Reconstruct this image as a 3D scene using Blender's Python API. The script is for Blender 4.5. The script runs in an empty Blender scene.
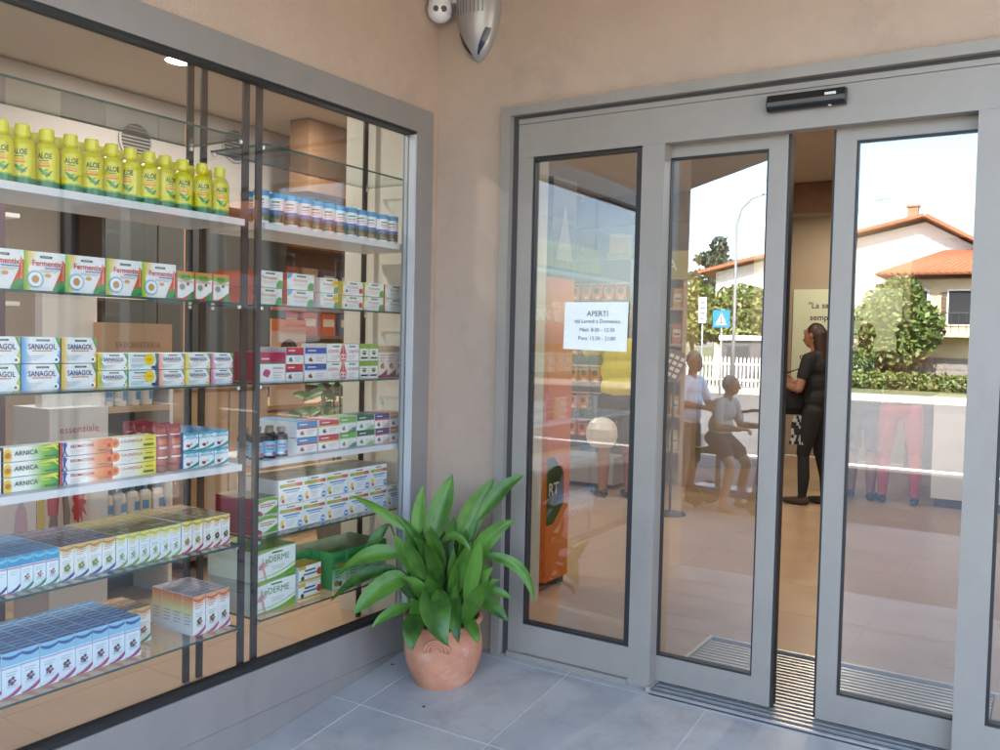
import bpy, math, random
import numpy as np
from mathutils import Vector, Matrix
random.seed(7)
SC = bpy.context.scene
COL = SC.collection

# ------------------------------------------------------------------ camera
cam_d = bpy.data.cameras.new('camera')
cam = bpy.data.objects.new('camera', cam_d)
COL.objects.link(cam)
SC.camera = cam
cam_d.sensor_width = 36.0
cam_d.lens = 31.92
cam_d.clip_start = 0.05
cam_d.clip_end = 3000
cam.matrix_world = Matrix(((0.84530549, -0.04025264, 0.53276483, 2.49175),
                           (0.53381580, 0.02192458, -0.84531651, -3.36168),
                           (0.02234558, 0.99894897, 0.04002046, 1.40),
                           (0, 0, 0, 1)))
# ------------------------------------------------------------------ world, sun, exposure
W = bpy.data.worlds.new('World')
SC.world = W
W.use_nodes = True
nt = W.node_tree
bg = nt.nodes['Background']
sky = nt.nodes.new('ShaderNodeTexSky')
sky.sky_type = 'NISHITA'
sky.sun_disc = False
SUN_EL, SUN_AZ = math.radians(47), math.radians(18)     # azimuth measured from +Y towards +X
sky.sun_elevation = SUN_EL
sky.sun_rotation = SUN_AZ
sky.air_density = 1.0
sky.dust_density = 1.6
nt.links.new(sky.outputs[0], bg.inputs[0])
bg.inputs[1].default_value = 0.15
sun_d = bpy.data.lights.new('sun', 'SUN')
sun_d.energy = 4.6
sun_d.angle = math.radians(0.5)
sun_d.color = (1.0, 0.94, 0.85)
sun = bpy.data.objects.new('sun', sun_d)
COL.objects.link(sun)
sdir = Vector((math.sin(SUN_AZ) * math.cos(SUN_EL), math.cos(SUN_AZ) * math.cos(SUN_EL), math.sin(SUN_EL)))
sun.rotation_euler = sdir.to_track_quat('Z', 'Y').to_euler()
SC.view_settings.view_transform = 'Standard'
SC.view_settings.look = 'None'
SC.view_settings.gamma = 1
SC.view_settings.exposure = 3.2
try: SC.view_settings.use_curve_mapping = False
except Exception: pass
cy = SC.cycles
cy.use_denoising = True
cy.max_bounces = 12
cy.diffuse_bounces = 4
cy.glossy_bounces = 6
cy.transmission_bounces = 8
cy.transparent_max_bounces = 40
cy.caustics_reflective = False
cy.caustics_refractive = False
cy.sample_clamp_indirect = 8

# ------------------------------------------------------------------ helpers
def lin(c):
    if isinstance(c, str):
        c = c.lstrip('#')
        c = [int(c[i:i + 2], 16) / 255 for i in (0, 2, 4)]
        return tuple((x / 12.92 if x <= .04045 else ((x + .055) / 1.055) ** 2.4) for x in c)
    return tuple(c)

MATS = {}
def mat(name, col=(.5, .5, .5), rough=.6, metal=0.0, nscale=0, namt=0.0, bscale=0, bamt=0.0, bdist=.002, spec=.5, coat=0):
    if name in MATS: return MATS[name]
    m = bpy.data.materials.new(name)
    m.use_nodes = True
    t = m.node_tree
    b = t.nodes['Principled BSDF']
    c = lin(col)
    b.inputs['Base Color'].default_value = (*c, 1)
    b.inputs['Roughness'].default_value = rough
    b.inputs['Metallic'].default_value = metal
    b.inputs['Specular IOR Level'].default_value = spec
    if coat:
        b.inputs['Coat Weight'].default_value = coat
    tc = t.nodes.new('ShaderNodeTexCoord')
    if nscale:
        n = t.nodes.new('ShaderNodeTexNoise')
        n.inputs['Scale'].default_value = nscale
        n.inputs['Detail'].default_value = 6
        n.inputs['Roughness'].default_value = .65
        t.links.new(tc.outputs['Object'], n.inputs['Vector'])
        r = t.nodes.new('ShaderNodeMapRange')
        r.inputs[1].default_value = .3; r.inputs[2].default_value = .7
        r.inputs[3].default_value = 1 - namt; r.inputs[4].default_value = 1 + namt
        t.links.new(n.outputs[0], r.inputs[0])
        mx = t.nodes.new('ShaderNodeMix'); mx.data_type = 'RGBA'; mx.blend_type = 'MULTIPLY'
        mx.inputs[0].default_value = 1
        mx.inputs[6].default_value = (*c, 1)
        t.links.new(r.outputs[0], mx.inputs[7])
        t.links.new(mx.outputs[2], b.inputs['Base Color'])
        r2 = t.nodes.new('ShaderNodeMapRange')
        r2.inputs[3].default_value = max(.02, rough - .08); r2.inputs[4].default_value = min(1, rough + .1)
        t.links.new(n.outputs[0], r2.inputs[0])
        t.links.new(r2.outputs[0], b.inputs['Roughness'])
    if bscale:
        n2 = t.nodes.new('ShaderNodeTexNoise')
        n2.inputs['Scale'].default_value = bscale
        n2.inputs['Detail'].default_value = 5
        t.links.new(tc.outputs['Object'], n2.inputs['Vector'])
        bp = t.nodes.new('ShaderNodeBump')
        bp.inputs['Strength'].default_value = bamt
        bp.inputs['Distance'].default_value = bdist
        t.links.new(n2.outputs[0], bp.inputs['Height'])
        t.links.new(bp.outputs[0], b.inputs['Normal'])
    MATS[name] = m
    return m

def vcol_mat(name, rough=.4, spec=.5, metal=0):
    if name in MATS: return MATS[name]
    m = bpy.data.materials.new(name); m.use_nodes = True
    t = m.node_tree; b = t.nodes['Principled BSDF']
    a = t.nodes.new('ShaderNodeVertexColor'); a.layer_name = 'Col'
    tc = t.nodes.new('ShaderNodeTexCoord')
    n = t.nodes.new('ShaderNodeTexNoise'); n.inputs['Scale'].default_value = 60; n.inputs['Detail'].default_value = 3
    t.links.new(tc.outputs['Object'], n.inputs['Vector'])
    r = t.nodes.new('ShaderNodeMapRange'); r.inputs[3].default_value = .9; r.inputs[4].default_value = 1.06
    t.links.new(n.outputs[0], r.inputs[0])
    mx = t.nodes.new('ShaderNodeMix'); mx.data_type = 'RGBA'; mx.blend_type = 'MULTIPLY'; mx.inputs[0].default_value = 1
    t.links.new(a.outputs[0], mx.inputs[6]); t.links.new(r.outputs[0], mx.inputs[7])
    t.links.new(mx.outputs[2], b.inputs['Base Color'])
    b.inputs['Roughness'].default_value = rough
    b.inputs['Specular IOR Level'].default_value = spec
    b.inputs['Metallic'].default_value = metal
    MATS[name] = m
    return m

def glass_mat(name, base, tint=(1, 1, 1), power=4.0):
    m = bpy.data.materials.new(name); m.use_nodes = True
    t = m.node_tree
    for n in list(t.nodes):
        if n.type != 'OUTPUT_MATERIAL': t.nodes.remove(n)
    out = t.nodes['Material Output']
    tr = t.nodes.new('ShaderNodeBsdfTransparent'); tr.inputs[0].default_value = (*tint, 1)
    gl = t.nodes.new('ShaderNodeBsdfGlossy'); gl.inputs['Roughness'].default_value = 0.0
    gl.inputs[0].default_value = (1, 1, 1, 1)
    lw = t.nodes.new('ShaderNodeLayerWeight'); lw.inputs[0].default_value = .5
    p = t.nodes.new('ShaderNodeMath'); p.operation = 'POWER'; p.inputs[1].default_value = power
    ma = t.nodes.new('ShaderNodeMath'); ma.operation = 'MULTIPLY_ADD'
    ma.inputs[1].default_value = 1 - base; ma.inputs[2].default_value = base
    t.links.new(lw.outputs['Facing'], p.inputs[0]); t.links.new(p.outputs[0], ma.inputs[0])
    mx = t.nodes.new('ShaderNodeMixShader')
    t.links.new(ma.outputs[0], mx.inputs[0]); t.links.new(tr.outputs[0], mx.inputs[1]); t.links.new(gl.outputs[0], mx.inputs[2])
    t.links.new(mx.outputs[0], out.inputs[0])
    MATS[name] = m
    return m

def emit_mat(name, col, s):
    m = bpy.data.materials.new(name); m.use_nodes = True
    b = m.node_tree.nodes['Principled BSDF']
    b.inputs['Base Color'].default_value = (*lin(col), 1)
    b.inputs['Emission Color'].default_value = (*lin(col), 1)
    b.inputs['Emission Strength'].default_value = s
    MATS[name] = m
    return m

TXT = {}
def text_polys(s, bold=.0):
    """glyph polygons of a string, 1 unit high, left edge at 0"""
    k = (s, bold)
    if k in TXT: return TXT[k]
    cu = bpy.data.curves.new('t', 'FONT'); cu.body = s; cu.size = 1; cu.resolution_u = 2
    cu.offset = bold
    ob = bpy.data.objects.new('t', cu); COL.objects.link(ob)
    dg = bpy.context.evaluated_depsgraph_get()
    me = bpy.data.meshes.new_from_object(ob.evaluated_get(dg))
    v = [(x.co.x, x.co.y) for x in me.vertices]
    f = [tuple(p.vertices) for p in me.polygons]
    bpy.data.objects.remove(ob); bpy.data.meshes.remove(me); bpy.data.curves.remove(cu)
    xs = [a[0] for a in v]; ys = [a[1] for a in v]
    x0, x1, y0, y1 = min(xs), max(xs), min(ys), max(ys)
    v = [((a - x0), (b - y0)) for a, b in v]
    TXT[k] = (v, f, x1 - x0, y1 - y0)
    return TXT[k]

class MB:
    def __init__(s):
        s.v = []; s.f = []; s.c = []; s.m = []; s.sm = []
    def add(s, verts, faces, col=(.8, .8, .8), mi=0, smooth=False, cols=None):
        o = len(s.v); s.v += [tuple(p) for p in verts]
        col = lin(col)
        for f in faces:
            s.f.append(tuple(i + o for i in f))
            s.c.append([col] * len(f) if cols is None else [lin(cols[i]) for i in f])
            s.m.append(mi); s.sm.append(smooth)
    def box(s, x0, x1, y0, y1, z0, z1, col=(.8, .8, .8), mi=0, fc=None, fm=None):
        v = [(x0, y0, z0), (x1, y0, z0), (x1, y1, z0), (x0, y1, z0), (x0, y0, z1), (x1, y0, z1), (x1, y1, z1), (x0, y1, z1)]
        F = {'bot': (0, 3, 2, 1), 'top': (4, 5, 6, 7), 'y0': (0, 1, 5, 4), 'y1': (2, 3, 7, 6), 'x0': (3, 0, 4, 7), 'x1': (1, 2, 6, 5)}
        for k, f in F.items():
            s.add([v[i] for i in f], [(0, 1, 2, 3)], (fc or {}).get(k, col), (fm or {}).get(k, mi))
    def cbox(s, c, d, M=None, col=(.8, .8, .8), mi=0):
        x, y, z = [a / 2 for a in d]
        v = [Vector(p) for p in [(-x, -y, -z), (x, -y, -z), (x, y, -z), (-x, y, -z), (-x, -y, z), (x, -y, z), (x, y, z), (-x, y, z)]]
        if M is not None: v = [M @ p for p in v]
        v = [p + Vector(c) for p in v]
        s.add(v, [(0, 3, 2, 1), (4, 5, 6, 7), (0, 1, 5, 4), (2, 3, 7, 6), (3, 0, 4, 7), (1, 2, 6, 5)], col, mi)
    def lathe(s, prof, n=20, c=(0, 0, 0), cols=None, col=(.8, .8, .8), mi=0, axis='z', sx=1, sy=1, caps=True):
        vs = []
        for r, z in prof:
            for k in range(n):
                a = 2 * math.pi * k / n
                p = (r * math.cos(a) * sx, r * math.sin(a) * sy, z)
                if axis == 'x': p = (p[2], p[0], p[1])
                if axis == 'y': p = (p[0], p[2], p[1])
                vs.append((p[0] + c[0], p[1] + c[1], p[2] + c[2]))
        for j in range(len(prof) - 1):
            cc = cols[j] if cols else col
            q = [vs[j * n + k] for k in range(n)] + [vs[(j + 1) * n + k] for k in range(n)]
            s.add(q, [(k, (k + 1) % n, n + (k + 1) % n, n + k) for k in range(n)], cc, mi, True)
        if caps:
            for j in (0, len(prof) - 1):
                if prof[j][0] > 1e-4:
                    ring = [vs[j * n + k] for k in range(n)]
                    cc = (cols[0] if j == 0 else cols[-1]) if cols else col
                    s.add(ring, [tuple(range(n)) if j else tuple(reversed(range(n)))], cc, mi)
    def tube(s, pts, rad, n=8, col=(.8, .8, .8), mi=0, smooth=True, close=True):
        P = [Vector(p) for p in pts]
        if not isinstance(rad, (list, tuple)): rad = [rad] * len(P)
        vs = []; up = Vector((0, 0, 1)); a = None
        for i, p in enumerate(P):
            d = (P[min(i + 1, len(P) - 1)] - P[max(i - 1, 0)]).normalized()
            if a is None:
                a = d.cross(up if abs(d.z) < .9 else Vector((1, 0, 0))).normalized()
            else:
                a = (a - d * a.dot(d)).normalized()
            b = d.cross(a)
            for k in range(n):
                t = 2 * math.pi * k / n
                vs.append(p + (a * math.cos(t) + b * math.sin(t)) * rad[i])
        fs = []
        for j in range(len(P) - 1):
            fs += [(j * n + k, j * n + (k + 1) % n, (j + 1) * n + (k + 1) % n, (j + 1) * n + k) for k in range(n)]
        if close:
            fs.append(tuple(reversed(range(n)))); fs.append(tuple((len(P) - 1) * n + k for k in range(n)))
        s.add(vs, fs, col, mi, smooth)
    def build(s, name, mats, parent=None, loc=None, bevel=0):
        me = bpy.data.meshes.new(name)
        me.from_pydata(s.v, [], s.f)
        at = me.color_attributes.new('Col', 'FLOAT_COLOR', 'CORNER')
        flat = []
        for c in s.c:
            for q in c: flat += [q[0], q[1], q[2], 1.0]
        at.data.foreach_set('color', flat)
        me.polygons.foreach_set('material_index', s.m)
        me.polygons.foreach_set('use_smooth', s.sm)
        if not isinstance(mats, (list, tuple)): mats = [mats]
        for m in mats: me.materials.append(m)
        me.update()
        return link(name, me, parent, loc, bevel)

def link(name, me, parent=None, loc=None, bevel=0):
    o = bpy.data.objects.new(name, me)
    COL.objects.link(o)
    if parent: o.parent = parent
    if loc: o.location = loc
    if bevel:
        b = o.modifiers.new('bevel', 'BEVEL'); b.width = bevel; b.segments = 2; b.limit_method = 'ANGLE'
    return o

LABELS = {}
def tag(o, label, cat, group=None):
    o['label'] = label; o['category'] = cat
    if group: o['group'] = group
    assert 4 <= len(label.split()) <= 16, (len(label.split()), label)
    if label in LABELS: print('DUPLICATE LABEL', label)
    LABELS[label] = 1
    return o
def structure(o): o['kind'] = 'structure'; return o
def thing(name, label, cat, loc=(0, 0, 0), rz=0, group=None):
    o = bpy.data.objects.new(name, None); COL.objects.link(o)
    o.empty_display_size = .05
    o.location = loc; o.rotation_euler = (0, 0, rz)
    return tag(o, label, cat, group)
def boxpart(name, b, m, parent=None, bevel=0, **k):
    mb = MB(); mb.box(*b, **k); return mb.build(name, m, parent, bevel=bevel)
ORD = ['first', 'second', 'third', 'fourth', 'fifth', 'sixth', 'seventh', 'eighth', 'ninth', 'tenth', 'eleventh', 'twelfth',
       'thirteenth', 'fourteenth', 'fifteenth', 'sixteenth', 'seventeenth', 'eighteenth', 'nineteenth', 'twentieth', 'twenty-first', 'twenty-second']

# ------------------------------------------------------------------ materials
M_plaster = mat('plaster', (.45, .34, .26), .9, nscale=3.5, namt=.05, bscale=150, bamt=.75, bdist=.005)
M_alu = mat('painted_aluminium', (.270, .245, .212), .38, nscale=5, namt=.06, bscale=900, bamt=.06, bdist=.0006)
M_alushade = mat('aluminium_shade_tone', (.235, .213, .195), .42, nscale=5, namt=.06, bscale=900, bamt=.06, bdist=.0006)  # same aluminium as the doors, with shade put into the colour
M_gap = mat('dark_joint', (.05, .047, .045), .7)
M_rubber = mat('black_gasket', (.012, .012, .013), .5)
M_steel = mat('bright_aluminium', (.62, .63, .64), .32, metal=.9, nscale=40, namt=.06)
M_ridge = mat('dark_insert', (.055, .055, .06), .8, nscale=80, namt=.25)
M_tile = mat('porcelain_tile', (.385, .372, .348), .5, nscale=2.6, namt=.12, bscale=60, bamt=.12, bdist=.001)
M_grout = mat('grout', (.53, .515, .49), .9, nscale=30, namt=.1)
M_ftile = mat('shop_floor_tile', (.40, .275, .18), .30, nscale=2.5, namt=.10)
M_fgrout = mat('shop_grout', (.42, .32, .24), .8)
M_in_white = mat('interior_cream', (.70, .67, .58), .8, nscale=4, namt=.03)
M_in_wall = mat('interior_wall', (.40, .34, .27), .85, nscale=3, namt=.03)
M_ceiling = mat('interior_ceiling', (.50, .47, .43), .9)
M_wood = mat('brown_wood', (.20, .11, .055), .5, nscale=6, namt=.2)
M_lwood = mat('light_wood', (.48, .33, .21), .5, nscale=5, namt=.1)
M_upright = mat('brown_steel', (.035, .026, .026), .45)
M_whiteboard = mat('white_laminate', (.72, .72, .71), .45, nscale=8, namt=.02)
M_darkcab = mat('dark_cabinet', (.03, .032, .034), .4)
M_glass_win = glass_mat('window_glass', .07, (.97, .98, .975))
M_glass_door = glass_mat('door_glass', .14, (.93, .945, .94), 5.0)
M_shelfglass = glass_mat('shelf_glass', .03, (.93, .97, .955))
M_glassedge = mat('green_glass_edge', (.03, .085, .075), .2)
M_print = vcol_mat('printed_card', .38)
M_plastic = vcol_mat('glossy_plastic', .28)
M_cloth = vcol_mat('cloth', .85, .2)
M_paint = vcol_mat('matt_paint', .7, .3)
M_black = mat('black_plastic', (.012, .012, .012), .32)
M_terra = mat('terracotta', (.50, .215, .125), .85, nscale=9, namt=.22, bscale=45, bamt=.5, bdist=.002)
M_soil = mat('potting_soil', (.03, .02, .014), 1, bscale=60, bamt=1, bdist=.01)

def stain(m, scale, lo, hi, amt, col, stretch=(1, 1, 1)):
    t = m.node_tree; b = t.nodes['Principled BSDF']; src = b.inputs['Base Color'].links[0].from_socket
    tc = t.nodes.new('ShaderNodeNewGeometry'); mp = t.nodes.new('ShaderNodeMapping'); mp.inputs['Scale'].default_value = stretch
    t.links.new(tc.outputs['Position'], mp.inputs['Vector'])
    n = t.nodes.new('ShaderNodeTexNoise'); n.inputs['Scale'].default_value = scale; n.inputs['Detail'].default_value = 9; n.inputs['Roughness'].default_value = .7
    t.links.new(mp.outputs[0], n.inputs['Vector'])
    r = t.nodes.new('ShaderNodeMapRange'); r.inputs[1].default_value = lo; r.inputs[2].default_value = hi; r.inputs[4].default_value = amt
    t.links.new(n.outputs[0], r.inputs[0])
    x = t.nodes.new('ShaderNodeMix'); x.data_type = 'RGBA'; x.inputs[7].default_value = (*col, 1)
    t.links.new(r.outputs[0], x.inputs[0]); t.links.new(src, x.inputs[6]); t.links.new(x.outputs[2], b.inputs['Base Color'])
stain(M_tile, 4.5, .50, .72, .55, (.20, .19, .18)); stain(M_tile, 30, .60, .72, .5, (.42, .41, .39))
stain(M_plaster, 2.2, .52, .75, .45, (.29, .215, .17)); stain(M_plaster, 26, .62, .75, .4, (.46, .37, .30))
stain(M_alu, 3.0, .55, .75, .30, (.16, .145, .13), (1, 1, .35)); stain(M_alushade, 3.0, .55, .75, .30, (.12, .11, .10), (1, 1, .35))
stain(M_grout, 3, .5, .7, .5, (.26, .25, .24))
# ------------------------------------------------------------------ ground
SL = .11
def rz_(y): return -.012 + SL * y if y > -3.2 else -.012 - SL * 3.2
ZS = rz_(-4)                                                 # street level
g = MB(); g.add([(-400, 60, ZS - .03), (400, 60, ZS - .03), (400, -500, ZS - .03), (-400, -500, ZS - .03)], [(0, 3, 2, 1)])
structure(g.build('ground', mat('dry_grass_ground', (.12, .13, .05), .95, nscale=.3, namt=.3)))
# sloping tiled forecourt
g = MB()
g.add([(0, 0, rz_(0) - .0015), (7, 0, rz_(0) - .0015), (7, -3.2, rz_(-3.2) - .0015), (0, -3.2, rz_(-3.2) - .0015)], [(0, 3, 2, 1)])
floor = structure(g.build('forecourt_floor', M_grout))
rot = math.atan(SL)
def tile_mesh(w, d, t=.010):
    mb = MB(); mb.cbox((0, 0, -t / 2), (w, d, t)); me = mb.build('tile', M_tile); m = me.data
    bpy.data.objects.remove(me); return m
TX = [0.004, .163] + [.163 + .612 * i for i in range(1, 11)]
TY = [-.004, -.055, -.667] + [-.667 - .612 * i for i in range(1, 5)]
cache = {}
for i in range(len(TX) - 1):
    for j in range(len(TY) - 1):
        w = TX[i + 1] - TX[i] - .007; d = (TY[j] - TY[j + 1] - .007) / math.cos(rot)
        k = (round(w, 3), round(d, 3))
        if k not in cache: cache[k] = tile_mesh(w, d)
        cx = (TX[i] + TX[i + 1]) / 2; cyy = (TY[j] + TY[j + 1]) / 2
        o = link('tile', cache[k], floor, (cx, cyy, rz_(0) + SL * cyy + random.uniform(-.0005, .0005)))
        o.rotation_euler = (rot, 0, 0)
g = MB(); g.box(-3.2, 40, -5.9, -3.2, ZS - .2, ZS - .005)
structure(g.build('pavement', mat('paving', (.30, .28, .26), .8, nscale=1.5, namt=.12)))
g = MB(); g.box(-80, 80, -28, -5.9, ZS - .2, ZS - .012)
g.box(12, 80, 60, -5.9, ZS - .2, ZS - .02) if False else None
structure(g.build('road', mat('old_asphalt', (.115, .11, .105), .9, nscale=.6, namt=.15, bscale=60, bamt=.4, bdist=.01)))
g = MB(); g.box(-80, 80, -10.75, -10.55, ZS - .012, ZS - .006)
structure(g.build('road_line', mat('road_paint', (.75, .75, .73), .7)))
g = MB(); g.box(-80, 80, -30.5, -28, ZS - .2, ZS + .12)
structure(g.build('far_pavement', mat('far_paving', (.42, .39, .35), .85, nscale=1, namt=.1)))

# ------------------------------------------------------------------ the shop building
shop = thing('shop_building', 'beige rendered corner shop building with recessed entrance and display window', 'building')
TOPZ = 11.2
mb = MB()
# door wall: left pier, above the door, right part
mb.box(0, .375, 0, .12, -.3, 3.2); mb.box(.375, 2.985, 0, .12, 2.41, 3.2); mb.box(2.985, 5.6, 0, .12, -.8, 3.2)
mb.build('door_wall', M_plaster, shop)
mb = MB()
mb.box(-.12, 0, -2.63, 0, 2.43, 3.2); mb.box(-.12, 0, -3.17, -2.63, -.8, 3.2); mb.box(-.12, 0, -2.63, .12, -.8, -.02)
mb.box(-.12, -.0005, -.045, .12, -.02, 2.43)
mb.build('window_wall', M_plaster, shop)
mb = MB(); mb.box(-6, -.12, -3.17, -3.05, -.8, 3.2); mb.build('wing_end_wall', M_plaster, shop)
mb = MB(); mb.box(5.48, 5.6, .12, 9, -.8, 3.2); mb.build('side_wall', M_plaster, shop)
# unseen upper storey, a plain block added to shade the forecourt
mb = MB(); mb.box(-9, 5.6, .02, 10, 3.42, TOPZ); mb.box(-9, -.02, -3.17, .02, 3.42, TOPZ)
mb.build('unseen_upper_storey', M_plaster, shop)
# canopy slab with a chamfered front
mb = MB()
pl = [(5.6, .0), (5.6, -.35), (5.23, -.0)]
out = [(-9, -3.1), (-9, -8.0), (-2.77, -8.0), (5.0, -.23), (5.0, 10), (-9, 10)]
v = [(x, y, 3.2) for x, y in out] + [(x, y, 3.42) for x, y in out]
n = len(out)
mb.add(v, [tuple(reversed(range(n))), tuple(range(n, 2 * n))] + [(i, (i + 1) % n, n + (i + 1) % n, n + i) for i in range(n)])
mb.build('canopy', mat('canopy_soffit', (.46, .38, .31), .9, nscale=2, namt=.05), shop)
# interior shell
mb = MB()
mb.box(-6, 5.48, 8.25, 8.4, 0, 3.05); mb.build('back_wall', M_in_wall, shop)
mb = MB(); mb.box(-6.1, -6, -3.05, 8.4, 0, 3.05); mb.build('inner_side_wall', M_in_wall, shop)
mb = MB(); mb.box(-6, -.05, -3.05, 8.3, 3.055, 3.19); mb.box(-.05, 5.48, .06, 8.3, 3.055, 3.19); mb.build('interior_ceiling', M_ceiling, shop)
mb = MB(); mb.box(-.59, .17, .03, .76, 0, 3.05); mb.build('pier', M_in_white, shop)
mb = MB(); mb.box(-1.0, -.45, 6.6, 8.25, 0, 3.05); mb.build('partition', M_in_wall, shop)
mb = MB(); mb.box(-6, 5.4, 5.9, 6.15, 2.74, 3.05); mb.box(-2.6, -2.4, 1.6, 5.9, 2.5, 3.05); mb.build('beam', M_wood, shop)
# interior floor
g = MB()
for b_ in ((-6, -.1, -3.05, 8.25), (-.1, 1.125, .06, .752), (2.34, 5.48, .06, .752), (-.1, 5.48, .752, 8.25)): g.box(*b_, -.2, -.0012)
ifl = structure(g.build('shop_floor', M_fgrout))
cache = {}
def ftile():
    mb = MB(); mb.cbox((0, 0, -.004), (.596, .596, .008)); o = mb.build('tile', M_ftile); m = o.data; bpy.data.objects.remove(o); return m
fm = ftile()
for i in range(-9, 8):
    for j in range(-4, 13):
        x, y = 1.425 + .6 * (i - 2), .452 + .6 * j
        if x < -4.6 or x > 4 or y < -2.6: continue
        if -.75 < x < .3 and 0 < y < .9 and x < .25: continue
        if x > -.25 and y < .3: continue
        if 1.1 < x < 2.3 and y < .75: continue
        link('tile', fm, ifl, (x, y, 0))

# ------------------------------------------------------------------ entrance: fixed frame
ent = thing('door_frame', 'grey aluminium entrance frame with wide header and fixed side panes', 'door frame')
mb = MB()
mb.box(.372, .418, -.032, .02, -.03, 2.418); mb.box(2.942, 2.988, -.032, .02, -.03, 2.418); mb.box(.418, 2.942, -.032, .02, 2.378, 2.418)
mb.build('casing', M_alu, ent, bevel=.003)
mb = MB()
mb.box(.418, .448, 0.0, .03, -.02, 2.378); mb.box(2.912, 2.942, 0.0, .03, -.02, 2.378); mb.box(.448, 2.912, 0.0, .03, 2.362, 2.378)
mb.build('shadow_gap', M_gap, ent)
boxpart('header', (.448, 2.912, -.006, .05, 2.196, 2.340), M_alu, ent, .002)
boxpart('header_cap', (.448, 2.912, -.008, .05, 2.342, 2.363), M_alu, ent, .002)
for nm, x0, x1 in (('jamb', .448, .520), ('post', 1.032, 1.128), ('post', 2.232, 2.328), ('jamb', 2.840, 2.912)):
    boxpart(nm, (x0, x1, -.004, .085 if nm == 'post' else .055, -.012, 2.196), M_alu, ent, .003)
for x0, x1 in ((.520, 1.032), (2.328, 2.840)):
    boxpart('bottom_rail', (x0, x1, -.003, .05, .012, .140), M_alu, ent, .002)
    boxpart('threshold_trim', (x0 - .07, x1, -.022, .05, -.014, .010), M_alu, ent, .003)
    mb = MB()
    for b in ((x0, x0 + .010, .004, .04, .140, 2.192), (x1 - .026, x1, .004, .04, .140, 2.192), (x0 + .01, x1 - .026, .004, .04, .140, .152), (x0 + .01, x1 - .026, .004, .04, 2.180, 2.192)):
        mb.box(*b)
    mb.build('gasket', M_rubber, ent)
    boxpart('glass_pane', (x0 + .010, x1 - .026, .018, .026, .152, 2.180), M_glass_door, ent)

def leaf(x0, x1, label, hidden):
    t = thing('sliding_door', label, 'door', ((x0 + x1) / 2, .08, 0), group='glazed sliding doors')
    w = (x1 - x0) / 2; S = .072
    y0, y1 = -.018, .022
    boxpart('stile', (-w, -w + S, y0, y1, .003, 2.20), M_alu, t, .0025)
    boxpart('stile', (w - S, w, y0, y1, .003, 2.20), M_alu, t, .0025)
    boxpart('bottom_rail', (-w + S, w - S, y0 + .001, y1 - .001, .003, .108), M_alu, t, .0015)
    boxpart('top_rail', (-w + S, w - S, y0 + .001, y1 - .001, 2.150, 2.199), M_alu, t, .0015)
    mb = MB(); G = .007
    for b in ((-w + S, -w + S + G, y0 + .004, y1 - .004, .108, 2.150), (w - S - G, w - S, y0 + .004, y1 - .004, .108, 2.150),
              (-w + S + G, w - S - G, y0 + .004, y1 - .004, .108, .116), (-w + S + G, w - S - G, y0 + .004, y1 - .004, 2.143, 2.150)):
        mb.box(*b)
    mb.build('gasket', M_rubber, t)
    boxpart('glass_pane', (-w + S + G, w - S - G, -.002, .006, .116, 2.143), M_glass_door, t)
    if hidden > 0: boxpart('rubber_seal', (w + .0005, w + .009, y0 + .006, y1 + .02, .003, 2.198), M_rubber, t)
    else: boxpart('rubber_seal', (-w - .009, -w - .0005, y0 + .006, y1 + .02, .003, 2.198), M_rubber, t)
leaf(1.052, 1.596, 'left glazed sliding door leaf slid partly open beside the fixed pane', 1)
leaf(1.768, 2.312, 'right glazed sliding door leaf right of the open gap', -1)

# header sensor
s = thing('door_sensor', 'black motion sensor bar fixed on the header above the doors', 'sensor', (1.676, -.006, 2.263))
mb = MB()
pr = [(0, .002), (-.030, 0), (-.044, .012), (-.046, .030), (-.034, .058), (0, .062)]
L = .139
v = [(-L, a, b) for a, b in pr] + [(L, a, b) for a, b in pr]; n = len(pr)
mb.add(v, [tuple(range(n)), tuple(reversed(range(n, 2 * n)))] + [(i, n + i, n + (i + 1) % n, (i + 1) % n) for i in range(n)])
mb.build('housing', M_black, s, bevel=.004)
mb = MB()
for k in range(6): mb.box(.070 + k * .0065, .0752 + k * .0065, -.0455, -.0425, .034, .043, (.8, .8, .8))
mb.build('white_mark', M_print, s)
mb = MB(); mb.lathe([(.0, -.004), (.006, -.003), (.007, 0)], 12, (.085, -.030, .0)); mb.build('lens', mat('sensor_lens', (.5, .5, .5), .2), s)

# paper notice
p = thing('paper_notice', 'white paper opening hours notice taped inside the fixed pane', 'notice', (.835, .0175, 1.466))
mb = MB()
N = 8
for i in range(N):
    for j in range(6):
        pass
vs = []; 
for i in range(N + 1):
    for j in range(7):
        u, w_ = i / N, j / 6
        vs.append((-.148 + .296 * u - .004 * (1 - w_), -.0035 - .002 * math.sin(u * 3.1) * (1 - w_), -.1 + .2 * w_ - .006 * u * (1 - w_)))
mb.add(vs, [(i * 7 + j, (i + 1) * 7 + j, (i + 1) * 7 + j + 1, i * 7 + j + 1) for i in range(N) for j in range(6)], (.80, .84, .83), smooth=True)
def put_text(mb, s, cx, cz, hgt, plane, col, maxw=None, bold=0, off=0, sx=1.0, left=False, cap=None):
    """plane 'y': faces -y, text runs along +x;  plane 'x': faces +x, text runs along +y"""
    v, f, w, h = text_polys(s, bold)
    k = hgt / (cap or h)
    wx = w * k * sx
    kx = k * sx
    if maxw and wx > maxw: kx *= maxw / wx; wx = maxw
    x0 = cx if left else cx - wx / 2
    z0 = cz - h * k / 2
    if plane == 'y': vv = [(x0 + a * kx, off, z0 + b * k) for a, b in v]
    elif plane == 'x': vv = [(off, x0 + a * kx, z0 + b * k) for a, b in v]
    mb.add(vv, f, col)
INK = (.10, .12, .13)
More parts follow.
